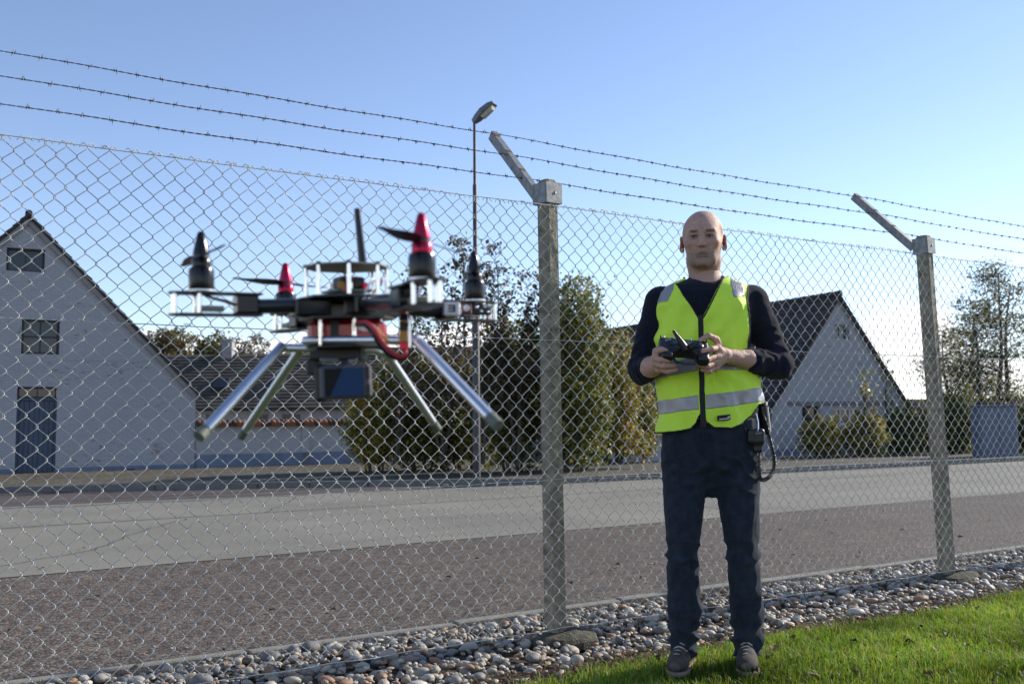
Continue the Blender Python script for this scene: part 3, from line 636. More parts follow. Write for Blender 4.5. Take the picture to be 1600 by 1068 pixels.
mb.box((0, 12.1, ez/2), (2*xr-.66, .3, ez)); mb.build('wall', M_white, LH)
window(LH, *holes[0], .16, 2, 1, M_dframe, .05); window(LH, *holes[1], .16, 2, 2, M_dframe, .06)
# door: vertical boards under a dark transom
dx0, dx1, dzt = lx(25, 670)+.004, lx(88, 670)-.004, lz(604); MB().box((lx(56, 670), .29, lz(604)/2), (dx1-dx0, .02, lz(604)-.02)).build('light_stop', M_back, LH); dz1 = lz(625)  # dark sheet added behind the door against light through the gaps
d = MB().box(((dx0+dx1)/2, .17, dz1+.03), (dx1-dx0, .08, .06)).box((dx0+.03, .17, dz1/2), (.06, .08, dz1-.01)).box((dx1-.03, .17, dz1/2), (.06, .08, dz1-.01)).build('door', M_door, LH)
nb_ = 7; bw = (dx1-dx0-.13)/nb_
for i in range(nb_): MB().box((dx0+.065+bw*(i+.5), .175+.004*(i % 2), dz1/2), (bw-.008, .03, dz1-.03), bev=.003).build('board', M_door, d)
MB().box((dx1-.16, .14, 1.0), (.03, .03, .16), bev=.004).box((dx1-.2, .13, 1.04), (.1, .015, .02)).build('handle', M_galv, d)
window(LH, dx0, dx1, dz1+.06, dzt, .2, 2, 1, M_dframe, .04)
# plinth in two lengths beside the door, with vents
mb = MB(); pzt = lz(727, 200)
mb.box(((-xr+dx0)/2, -.015, pzt/2-.15), (dx0+xr-.006, .05, pzt+.3)); mb.box(((xr+dx1)/2, -.015, pzt/2-.15), (xr-dx1-.006, .05, pzt+.3)); mb.build('plinth', M_plinth, LH)
for px in (170, 204): MB().box((lx(px), -.045, lz(735, px)), (.34, .012, .13)).build('vent', M_dframe if px > 180 else M_edge, LH)
# string courses
for yy in (478, 563, 592):
    zz = lz(yy, 150); xx = (apx-zz)/sl_-.1; mb = MB(); x0_ = lx(95)
    mb.box(((x0_+xx)/2, -.004, zz), (xx-x0_, .012, .03)).build('string_course', M_white, LH)
ov = .22
roof_slope('roof', LH, (xr+.18, -.14, ez-.18*sl_+.02), (xr+.18, 12.4, ez-.18*sl_+.02), (0, -.14, apx+.05), (0, 12.4, apx+.05), 26, M_slate, .05)
roof_slope('roof', LH, (-xr-.18, -.14, ez-.18*sl_+.02), (-xr-.18, 12.4, ez-.18*sl_+.02), (0, -.14, apx+.05), (0, 12.4, apx+.05), 26, M_slate, .05)
for sgn in (1, -1):   # rendered verge under the tiles
    mb = MB(); A = Vector((sgn*(xr+.1), -.05, ez-.1*sl_-.06)); B = Vector((0, -.05, apx-.06)); dd = (B-A).normalized(); u = Vector((0, 1, 0)).cross(dd)
    u = u if u.z > 0 else -u
    mb.hexa([A-u*.12+Vector((0, -.03, 0)), B-u*.12+Vector((0, -.03, 0)), A-u*.12+Vector((0, .045, 0)), B-u*.12+Vector((0, .045, 0)), A+u*.0+Vector((0, -.03, 0)), B+Vector((0, -.03, 0)), A+Vector((0, .045, 0)), B+Vector((0, .045, 0))]); mb.build('verge', M_barge, LH)
rd = MB()
for i in range(30): rd.tube([(0, -.15+i*.42, apx+.07), (0, -.15+i*.42+.44, apx+.055)], [.10, .085], 8)
rd.build('ridge_tiles', M_slate, LH)
# ---- garden wall with clay coping
gwp = LH.matrix_world; GW0 = Vector((float(LP0[0])+xr*math.cos(LA), float(LP0[1])+xr*math.sin(LA)+.05, 0)); GW1 = Vector(at(660, 700, GW0.y+3.2)); gd = Vector((GW1.x-GW0.x, GW1.y-GW0.y, 0)); gl = gd.length; ga = math.atan2(gd.y, gd.x)
GW = empty('garden_wall', (GW0.x, GW0.y, -.42), ga, 'whitewashed garden wall with red clay coping beside the gabled house', 'wall')
gh = float(at(307, 664, GW0.y)[2])+.42
MB().box((gl/2, .14, gh/2-.15), (gl, .26, gh+.3)).build('wall_body', M_white2, GW)
MB().box((gl/2, -.005, .12), (gl, .05, .62)).build('plinth', M_plinth, GW)
MB().box((gl*.46, .0, gh/2), (.25, .06, gh-.02)).build('pier', M_white2, GW)
tme = [MB().tube([(0, -.19, -.03), (0, .0, .05), (0, .14, .07), (0, .28, .05), (0, .47, -.03)], [.078, .075, .072, .075, .078], 8).mesh('coping_tile', q) for q in (M_redtile, M_redtile2)]
k = int(gl/.15)
for i in range(k): o = link('coping_tile', tme[1 if (i*5 % 7 < 3 or i > k*.6) else 0], GW); o.location = (.08+i*.15, 0, gh+.04+.006*math.sin(i*2.3)); o.rotation_euler = (0, R(5*math.sin(i)), R(3*math.sin(i*3)))  # darker tiles scattered among the red, and all along the far end
# ---- long low building behind the wall
def longhouse(name, label, xa, xb, Y, yr, ye, yg, mroof, mwall, depth=4.2, chim=None, sky_=(), wins=()):
    a = at(xa, ye, Y); b = at(xb, ye, Y); zr = float(at((xa+xb)/2, yr, Y+depth/2)[2]); L = float(b[0]-a[0])
    r_ = empty(name, (float(a[0]), Y, -.45), 0, label, 'building'); ze = float(a[2])+.45; zr += .45
    holes = [(float(at(p, ye, Y)[0]-a[0]), float(at(q, ye, Y)[0]-a[0]), float(at(p, s2, Y)[2])+.45, float(at(p, s1, Y)[2])+.45) for p, q, s1, s2 in wins]
    mb = MB(); wall_holes(mb, 0, L, -.3, lambda x: ze, holes, .3); mb.box((L/2, depth+.15, ze/2), (L, .3, ze))
    for x in (.15, L-.15): mb.prism([(.31, -.3), (depth, -.3), (depth, ze), (depth/2+.15, zr-.1), (.31, ze)], x-.148, x+.148, axis=0)
    mb.build('wall', mwall, r_)
    for h in holes: window(r_, *h, .12, 2, 1, M_frame, .04)
    n = int(math.hypot(zr-ze, depth/2)/.2); roof_slope('roof', r_, (-.2, -.3, ze-.15), (L+.2, -.3, ze-.15), (-.2, depth/2+.15, zr), (L+.2, depth/2+.15, zr), n, mroof); roof_slope('roof', r_, (L+.2, depth+.6, ze-.15), (-.2, depth+.6, ze-.15), (L+.2, depth/2+.15, zr), (-.2, depth/2+.15, zr), n, mroof)
    if chim:
        x = float(at(chim[0], yr, Y)[0]-a[0]); MB().box((x, depth/2+.1, zr+.12), (.45, .45, .9), bev=.02).box((x, depth/2+.1, zr+.6), (.53, .53, .08)).build('chimney', mwall, r_)
    for (px, py, w_) in sky_:
        P = at(px, py, Y+.9); x = float(P[0]-a[0]); z = ze-.15+(zr-ze+.15)*(.9+.3)/(depth/2+.45); ang_ = math.atan2(zr-ze+.15, depth/2+.45)
        M = Matrix.Rotation(ang_, 3, 'X'); sk = MB().box((x, .9, z+.1), (w_, .8, .06), M).build('skylight', M_dframe, r_); MB().box((x, .88, z+.15), (w_-.12, .66, .03), M).build('pane', M_glass, sk)
    return r_
longhouse('farm_building', 'low white farm building with slate roof and skylights behind the garden wall', 200, 575, 38, 553, 634, 735, M_slate2, M_white, 5.2, (325,), ((345, 604, .62), (432, 604, .62)), ((322, 346, 646, 664), (398, 420, 646, 664), (440, 470, 646, 664)))
longhouse('brown_roofed_house', 'house with brown tiled roof half hidden behind the tall shrubs', 566, 850, 42, 541, 596, 735, mat('brown_roof_tiles', (.10, .055, .04), .85, c2=(.06, .04, .033), var=.25, vscale=2, bump=.6, bscale=16), M_white, 5.5, None)
longhouse('distant_barn', 'long low dark-roofed barn far behind the second post', 1395, 1760, 62, 622, 634, 700, M_slate, M_barge, 7)
# ---- right gabled house
ga_ = R(27); RH = empty('steep_roofed_house', (8.62, 31.58, -.45), ga_, 'white house with steep dark roof behind the man', 'house')
W = 6.30; zr = 5.62; ze_ = 1.86; Ld = 14.6
slr = (zr-ze_)/(W/2); topr = lambda x: zr-abs(x-W/2)*slr
def rp(px, py):   # pixel on gable plane -> local x, z
    d = ray(px, py); nrm_ = np.array([math.sin(ga_), -math.cos(ga_), 0]); p0 = np.array([8.62, 31.58, 0]); k_ = ((p0-O)@nrm_)/(d@nrm_); P = O+d*k_; v = P-p0; return float(v@np.array([math.cos(ga_), math.sin(ga_), 0])), float(P[2])+.45
def rr(x0, y0, x1, y1): a = rp(x0, y1); b = rp(x1, y0); return (a[0], b[0], a[1], b[1])
hr = [rr(1305, 508, 1327, 530), rr(1255, 634, 1281, 690), rr(1302, 636, 1346, 664), rr(1366, 650, 1380, 668)]
mb = MB(); wall_holes(mb, 0, W, -.3, topr, hr, .3, 0, (W/2,)); mb.box((.15, Ld/2+.15, ze_/2-.1), (.3, Ld-.35, ze_+.1)); mb.box((W-.15, Ld/2+.15, ze_/2-.1), (.3, Ld-.35, ze_+.1))
mb.prism([(0, -.3), (W, -.3), (W, ze_), (W/2, zr), (0, ze_)], Ld-.001, Ld+.3, axis=1)
mb.build('wall', M_white, RH)
window(RH, *hr[0], .14, 2, 2, M_frame, .045); window(RH, *hr[1], .14, 1, 3, M_dframe, .06); window(RH, *hr[2], .14, 3, 1, mat('white_window_frame', (.62, .62, .62), .5), .075); window(RH, *hr[3], .14, 1, 1, M_dframe, .04)
zl = rp(1300, 630)[1]; MB().box((W/2, -.012, zl), (W*.78, .03, .14)).build('lintel_band', mat('weathered_lintel', (.19, .17, .19), .9, var=.2), RH)
MB().box((W/2, -.01, .12), (W-.02, .03, .5)).build('plinth', M_plinth, RH)
roof_slope('roof', RH, (-.3, Ld+.4, ze_-.3*slr+.05), (-.3, -.12, ze_-.3*slr+.05), (W/2, Ld+.4, zr+.06), (W/2, -.12, zr+.06), 24, M_slate, .1, tiles=60)
roof_slope('roof', RH, (W+.3, -.12, ze_-.3*slr+.05), (W+.3, Ld+.4, ze_-.3*slr+.05), (W/2, -.12, zr+.06), (W/2, Ld+.4, zr+.06), 24, M_slate, .1, tiles=60)
rd = MB()
for i in range(36): rd.tube([(W/2, -.15+i*.42, zr+.1), (W/2, -.15+i*.42+.44, zr+.085)], [.12, .105], 8)
rd.build('ridge_tiles', M_slate, RH)
M_ww = mat('blue_white_panel', (.42, .46, .52), .7, var=.08)
SW = empty('side_shed', tuple(at(1000, 722, 27.5)), R(8), 'low pale shed wall between the shrubs and the man', 'shed')
MB().box((.3, .6, .35), (1.9, 1.2, 1.3)).build('wall', M_ww, SW); MB().box((.3, .55, 1.05), (2.1, 1.5, .08)).build('roof', M_slate, SW); MB().box((.3, -.02, -.12), (1.92, .03, .3)).build('plinth', M_plinth, SW)
# ---- utility cabinet
P = at(1564, 716, 26.6); M_cab = mat('blue_grey_cabinet', (.13, .155, .215), .6, var=.08, vscale=3); CB = empty('utility_cabinet', (float(P[0]), 26.6, -.26), R(-4), 'blue grey metal utility cabinet below the bare tree', 'cabinet')
MB().box((0, .35, .76), (1.02, .66, 1.44), bev=.03).build('body', M_cab, CB); MB().box((0, .35, 1.51), (1.1, .76, .06), bev=.02).build('lid', M_cab, CB)
for sx in (-1, 1): dr = MB().box((sx*.245, .008, .78), (.475, .02, 1.3), bev=.006).build('door', M_cab, CB); MB().box((sx*.06, -.012, .8), (.02, .02, .12)).build('handle', M_galv, dr)
MB().box((0, .35, .02), (1.0, .62, .06)).build('base', M_edge, CB)
# ---- street lamp
P = at(745, 753, 18.57); LP = empty('street_lamp', (float(P[0]), 18.57, -.24), 0, 'dark street lamp post with tilted grey head behind the fence', 'street lamp')
zt = float(at(743, 190, 18.57)[2])+.24; M_pole = mat('painted_steel_pole', (.045, .04, .042), .55, .2, c2=(.08, .075, .078), var=.15, vscale=4)
s1 = float(at(743, 480, 18.57)[2])+.24; s2 = float(at(743, 290, 18.57)[2])+.24
MB().lathe([(.075, 0), (.072, s1), (.06, s1+.03), (.046, s1+.06), (.044, s2), (.032, s2+.04), (.029, zt)], 14).build('pole', M_pole, LP)
MB().lathe([(.09, -.02), (.09, .05), (.078, .06)], 14).box((0, -.078, .8), (.085, .012, .3), bev=.004).build('base', M_pole, LP)
hd = Matrix.Rotation(R(-28), 3, 'Z') @ Matrix.Rotation(R(-30), 3, 'Y')
def hsec(u, w_, zb, zt_): return [(u, -w_, zb), (u, w_, zb), (u, w_*.75, zt_), (u, -w_*.75, zt_)]
secs = [hsec(-.06, .05, -.05, .04), hsec(.06, .09, -.05, .07), hsec(.22, .125, -.03, .095), hsec(.42, .12, -.02, .085), hsec(.52, .09, -.01, .05)]
vs = [hd @ Vector(p) for s_ in secs for p in s_]; fs = [(i*4+j, i*4+(j+1) % 4, i*4+4+(j+1) % 4, i*4+4+j) for i in range(4) for j in range(4)]+[(3, 2, 1, 0), (16, 17, 18, 19)]
MB().add([v+Vector((.02, 0, zt+.03)) for v in vs], fs).build('head', mat('lamp_housing', (.14, .15, .17), .5, .2, var=.1), LP)
vs = [hd @ Vector(p) for p in [(.14, -.085, -.02), (.14, .085, -.02), (.48, .08, 0.0), (.48, -.08, 0.0), (.17, -.055, -.095), (.17, .055, -.095), (.42, .05, -.08), (.42, -.05, -.08)]]
MB().add([v+Vector((.02, 0, zt+.03)) for v in vs], [(0, 1, 2, 3), (7, 6, 5, 4), (0, 4, 5, 1), (1, 5, 6, 2), (2, 6, 7, 3), (3, 7, 4, 0)]).build('diffuser', mat('lamp_diffuser', (.62, .60, .52), .35, trans=.4), LP)
# ================================================================ TREES AND SHRUBS
def leafmat(name, cols, trans=.35):
    return mat(name, (1, 1, 1), .5, attr='Col', trans=trans, spec=.35)
M_leaf = leafmat('leaf', None, .4)
M_bark = mat('bark', (.045, .036, .03), .9, c2=(.09, .075, .06), var=.25, vscale=6, bump=.8, bscale=20)
def leaves(P, size, cols, r, flat=0.0, aspect=.6, sv=.3):
    """one kite-shaped blade per point"""
    n = len(P); a = r.normal(size=(n, 3)); a[:, 2] *= (1-flat*.8); a /= np.linalg.norm(a, axis=1)[:, None]
    b = r.normal(size=(n, 3)); b[:, 2] *= (1-flat*.8); b -= a*np.sum(a*b, 1)[:, None]; b /= np.linalg.norm(b, axis=1)[:, None]
    s_ = size*np.exp(r.normal(size=n)*sv); u = a*(s_/2)[:, None]; v = b*(s_*aspect/2)[:, None]
    nrm = np.cross(a, b)*(s_*.08)[:, None]
    V = np.stack([P-u, P+v*1-u*.1+nrm, P+u, P-v-u*.1+nrm], 1).reshape(-1, 3); Fc = np.arange(n*4).reshape(-1, 4)
    c = np.array(cols)[r.integers(0, len(cols), n)]*(.75+.5*r.random(n))[:, None]*1.75
    return V, Fc, np.repeat(c, 4, 0)
def branchy(mb, p, d, L, r0, depth, R_, tips, spread=.6, upb=.15, kids=3, n=5):
    pts = [p.copy()]; q = p.copy(); dd = d.normalized(); rs = [r0]
    k = 4
    for i in range(k):
        dd = (dd+Vector((R_.uniform(-1, 1), R_.uniform(-1, 1), R_.uniform(-1, 1)))*.13+Vector((0, 0, upb*.3))).normalized(); q = q+dd*L/k; pts.append(q.copy()); rs.append(r0*(1-.5*(i+1)/k))
    mb.tube(pts, rs, n if depth > 1 else 4, cap=False)
    if depth <= 1: tips += [pts[-1], pts[-2], pts[-3]]
    if depth > 0:
        for i in range(kids):
            f_ = R_.uniform(.35, 1); j = min(k-1, int(f_*k)); s_ = pts[j].lerp(pts[j+1], f_*k-j)
            ax = Vector((R_.uniform(-1, 1), R_.uniform(-1, 1), R_.uniform(-.3, .6))).normalized()
            branchy(mb, s_, (dd+ax*spread*1.4).normalized(), L*R_.uniform(.5, .75), rs[j]*.55, depth-1, R_, tips, spread, upb, kids, n)
def shrub(name, label, cx, hw, yt, yb, Y, cols, nleaf=6000, size=.085, seed=0, dy=None, lumps=14, rag=.22, cat='shrub', stems=6, group=None, trunk=False, zbase=None, gap=0):
    r = np.random.default_rng(seed); R_ = random.Random(seed)
    zb = float(at(cx, yb, Y)[2]) if zbase is None else zbase; X = float(at(cx, yb, Y)[0]); zt_ = float(at(cx, yt, Y)[2]); rx = hw/FPX*Y; H = zt_-zb; ry = dy or rx
    o = empty(name, (X, Y, zb), 0, label, cat, group)
    # stems
    mb = MB(); tips = []
    for i in range(stems):
        a = 2*math.pi*i/stems; branchy(mb, Vector((.2*rx*math.cos(a), .2*ry*math.sin(a), 0)), Vector((.5*rx*math.cos(a)/H*1.2, .5*ry*math.sin(a)/H, 1)), H*.55, .028*H/3+.01, 2, R_, tips, .6, .3)
    mb.build('trunk' if trunk else 'stem', M_bark, o)
    # lumps: a leafy shell round uneven lobes
    C = []; 
    for i in range(lumps):
        u = (i+.5)/lumps; z = H*(.12+.80*u); prof = math.sqrt(max(0, 1-((u-.4)/.76)**2)); a = i*2.4+R_.uniform(-.4, .4); k_ = R_.uniform(.25, .62)*prof
        C.append((rx*k_*math.cos(a), ry*k_*math.sin(a), z, rx*R_.uniform(.30, .58)*(.6+.4*prof), H*R_.uniform(.10, .17)))
    C.append((0, 0, H*.45, rx*.7, H*.36))
    C = np.array(C); w_ = C[:, 3]**2*C[:, 4]; idx = r.choice(len(C), nleaf, p=w_/w_.sum())
    d = r.normal(size=(nleaf, 3)); d /= np.linalg.norm(d, axis=1)[:, None]; rad = 1-np.abs(r.normal(size=nleaf))*rag*.9+(r.random(nleaf) < .10)*r.random(nleaf)*.5
    P = C[idx, :3]+d*np.stack([C[idx, 3]*ry/rx if 0 else C[idx, 3], C[idx, 3], C[idx, 4]], 1)*rad[:, None]*1.0
    P += r.normal(size=P.shape)*size*.5; P[:, 2] = np.abs(P[:, 2])
    if gap: P = P[np.sin(P[:, 0]*3.1)*np.sin(P[:, 2]*2.7+P[:, 1]*2)*.5+.5 > gap*r.random(len(P))]
    nt_ = max(12, nleaf//160); tw = []   # leafy shoots sticking out of the outline
    for i in range(nt_):
        q = P[r.integers(len(P))]; dd = np.array([q[0]/rx, q[1]/ry, (q[2]-H*.4)/H*1.6])+r.normal(size=3)*.35; dd /= np.linalg.norm(dd)+1e-6; Lt = r.uniform(.25, .7)*min(1, H/3); tw.append(q+dd*np.linspace(0, Lt, 12)[:, None]+r.normal(size=(12, 3))*size*.45)
    P = np.concatenate([P]+tw); P[:, 2] = np.abs(P[:, 2])
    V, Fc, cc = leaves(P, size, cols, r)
    # neighbouring leaves share a tint: lighter and darker twigs follow in waves
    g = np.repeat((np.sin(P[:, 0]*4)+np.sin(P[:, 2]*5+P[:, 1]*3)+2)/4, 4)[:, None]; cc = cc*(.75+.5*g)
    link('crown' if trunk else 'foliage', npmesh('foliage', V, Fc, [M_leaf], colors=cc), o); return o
dark = [(.035, .055, .018), (.05, .075, .02), (.028, .04, .016), (.06, .075, .02)]
olive = [(.08, .09, .02), (.12, .12, .025), (.055, .065, .018), (.15, .13, .03), (.18, .14, .03)]
yell = [(.20, .19, .035), (.13, .14, .03), (.26, .20, .04), (.08, .10, .025), (.30, .17, .05)]
rust = [(.10, .05, .025), (.07, .04, .02), (.14, .08, .03), (.06, .055, .02)]
bare = [(.05, .04, .03), (.08, .06, .035), (.04, .04, .025), (.1, .08, .03)]
shrub('shrub', 'yellow green shrub at the left end of the hedge, against the garden wall', 585, 60, 588, 738, 24.6, yell, 9500, .085, 1)
shrub('shrub', 'dark olive shrub second from left, behind the drone legs', 655, 78, 552, 738, 24.2, olive+dark, 15000, .09, 2)
shrub('shrub', 'rusty brown shrub behind the street lamp pole', 728, 80, 548, 740, 24.8, rust+olive, 13000, .085, 3)
shrub('evergreen_bush', 'dark green bush left of the nearer concrete post', 802, 64, 500, 738, 22.6, dark+olive, 15000, .085, 4, lumps=18)
shrub('evergreen_bush', 'tall bushy evergreen right behind the nearer concrete post', 893, 78, 440, 738, 22.0, dark+olive+olive, 22000, .085, 5, lumps=22)
shrub('shrub', 'autumn yellow shrub between the tall evergreen and the man', 958, 60, 520, 722, 23.6, yell+rust+olive, 10500, .08, 6)
shrub('shrub', 'small leafy shrub beside the low shed wall', 1010, 26, 600, 716, 27, olive+yell, 2600, .085, 16)
shrub('shrub', 'yellowish shrub under the dark doorway of the steep roofed house', 1286, 44, 654, 714, 29.6, yell+olive, 3400, .10, 7)
shrub('shrub', 'low rounded shrub in front of the white triple window', 1352, 40, 650, 714, 29.2, olive+yell, 3000, .10, 8)
shrub('shrub', 'green shrub at the right corner of the steep roofed house', 1412, 34, 630, 712, 31, dark+olive, 3000, .10, 9)
shrub('shrub', 'low hedge clump left of the second concrete post', 1440, 42, 640, 712, 34, dark+olive, 3200, .11, 10)
shrub('shrub', 'olive green bush right of the second concrete post', 1497, 40, 605, 716, 30.5, olive+dark, 5200, .10, 11)
shrub('shrub', 'brown bush just left of the utility cabinet', 1528, 20, 650, 716, 31.5, rust+olive, 2400, .09, 12)
shrub('shrub', 'green bush at the right edge beside the utility cabinet', 1612, 26, 632, 716, 27.5, olive+dark, 3500, .09, 13)
# far treeline behind the farm building
shrub('tree', 'brownish green tree behind the farm roof, nearest the gabled house', 262, 52, 516, 640, 62, [(.11, .095, .045), (.08, .08, .035), (.14, .10, .05)], 10000, .22, 21, cat='tree', trunk=True, group=None)
shrub('tree', 'green tree rising behind the white chimney', 326, 50, 520, 640, 64, [(.07, .08, .03), (.10, .09, .04)], 9500, .22, 22, cat='tree', trunk=True)
shrub('tree', 'thin bare brown tree behind the farm roof right of the chimney', 384, 46, 526, 640, 63, [(.12, .10, .07), (.10, .085, .055)], 6000, .2, 23, cat='tree', trunk=True, gap=.4)
shrub('tree', 'dark tree showing behind the middle of the drone', 520, 40, 505, 640, 52, dark+olive, 4800, .2, 24, cat='tree', trunk=True)
shrub('tree', 'small dark tree above the right end of the farm roof', 462, 32, 538, 640, 50, dark+olive, 3200, .18, 25, cat='tree', trunk=True)
# slender sparse trees with round hanging leaves against the sky
def sparse(cx, yt, yb, Y, seed, hw, nl, size, label, cols, dx=0):
    r = np.random.default_rng(seed); R_ = random.Random(seed); P0 = at(cx, yb, Y); zt_ = float(at(cx, yt, Y)[2]); zb = float(P0[2]); H = zt_-zb; rx = hw/FPX*Y
    o = empty('slender_tree', (float(P0[0]), Y, zb), 0, label, 'tree'); mb = MB(); tips = []
    for s_ in range(3):
        a = R_.uniform(0, 6.28); top_ = Vector((dx+rx*.55*math.cos(a+s_*2.1), rx*.5*math.sin(a+s_*2.1), H*(1-.14*s_)*.97)); pts = [Vector((0, 0, 0)).lerp(top_, u)+Vector((.06*math.sin(u*9+s_), .05*math.cos(u*7+s_), 0))+Vector((top_.x*.15*math.sin(u*3.14), 0, 0)) for u in np.linspace(0, 1, 12)]
        mb.tube(pts, [.032*(1-u)**.8+.005 for u in np.linspace(0, 1, 12)], 5, cap=False)
        for i in range(3, 12):
            for k in range(3):
                a2 = R_.uniform(0, 6.28); L = rx*R_.uniform(.35, .8)*(1.15-.6*i/12); d = Vector((math.cos(a2), math.sin(a2), R_.uniform(.5, 1.3))).normalized()
                branchy(mb, pts[i], d, L, .010*(1.2-i/14), 1, R_, tips, .5, .2, 3, 4)
    mb.build('trunk', M_bark, o)
    T = np.array([tuple(t) for t in tips]); idx = r.integers(0, len(T), nl); P = T[idx]+r.normal(size=(nl, 3))*np.array([.09, .09, .09])
    V, Fc, cc = leaves(P, size, cols, r, aspect=.85); link('crown', npmesh('crown', V, Fc, [M_leaf], colors=cc), o)
lc = [(.035, .032, .022), (.05, .04, .022), (.03, .035, .02), (.09, .055, .025)]
sparse(615, 440, 725, 23, 31, 62, 900, .075, 'slender half bare tree behind the drone body', lc)
sparse(690, 405, 725, 22.4, 32, 66, 1500, .08, 'slender tree with sparse dark leaves left of the lamp post', lc)
sparse(752, 384, 725, 21.5, 33, 60, 1900, .085, 'tallest slender tree, its dark leaves around the lamp post', lc)
sparse(805, 392, 725, 21.8, 34, 56, 1700, .08, 'slender dark-leaved tree just left of the nearer concrete post', lc)
sparse(925, 470, 725, 22.6, 36, 44, 900, .075, 'thin twiggy tree rising from the tall evergreen', olive)
sparse(1357, 582, 712, 28.8, 37, 22, 260, .085, 'thin upright sapling in front of the right white gable', olive+yell)
sparse(1392, 560, 712, 31.5, 38, 16, 160, .085, 'wispy sapling against the right roof edge of the white gable', olive)
# layered tree at the right edge
def layered(cx, yt, yb, Y, seed, label, hw, ns):
    r = np.random.default_rng(seed); R_ = random.Random(seed); P0 = at(cx, yb, Y); zb = float(P0[2]); H = float(at(cx, yt, Y)[2])-zb; rx = hw/FPX*Y
    o = empty('alder_tree', (float(P0[0]), Y, zb), 0, label, 'tree'); mb = MB(); tips = []; pads = []
    for s_ in range(ns):
        bx = rx*(-.65+1.3*s_/max(1, ns-1))*.75; hh = H*(1-.20*abs(s_-ns*.6)); pts = [Vector((bx*(.35+.65*u)+.08*math.sin(u*7+s_*2), .5*math.sin(s_*2.3)*u, hh*u)) for u in np.linspace(0, 1, 14)]
        mb.tube(pts, [.12*(1-u*.85) for u in np.linspace(0, 1, 14)], 7, cap=False)
        for i in range(4, 14):
            for k in range(3):
                a2 = R_.uniform(0, 6.28); L = rx*R_.uniform(.3, .62)*(1.2-.55*i/14); d = Vector((math.cos(a2), math.sin(a2), R_.uniform(.1, .5))).normalized(); branchy(mb, pts[i], d, L, .028*(1.3-i/14), 2, R_, tips, .7, -.05, 3, 4)
    mb.build('trunk', M_bark, o)
    T = np.array([tuple(t) for t in tips]); nl = int(2300*ns+600); idx = r.integers(0, len(T), nl); P = T[idx]+r.normal(size=(nl, 3))*np.array([.26, .26, .07])
    V, Fc, cc = leaves(P, .10, bare+olive, r, flat=.5); link('crown', npmesh('crown', V, Fc, [M_leaf], colors=cc), o)
layered(1552, 406, 712, 34, 43, 'tall layered alder tree at the right edge of the photo', 95, 4)
layered(1508, 470, 712, 38, 42, 'shorter layered alder tree beside the second post', 60, 2)
shrub('tree', 'distant rounded tree behind the barn at far right', 1640, 90, 600, 690, 90, olive+dark, 4000, .3, 44, cat='tree', trunk=True)
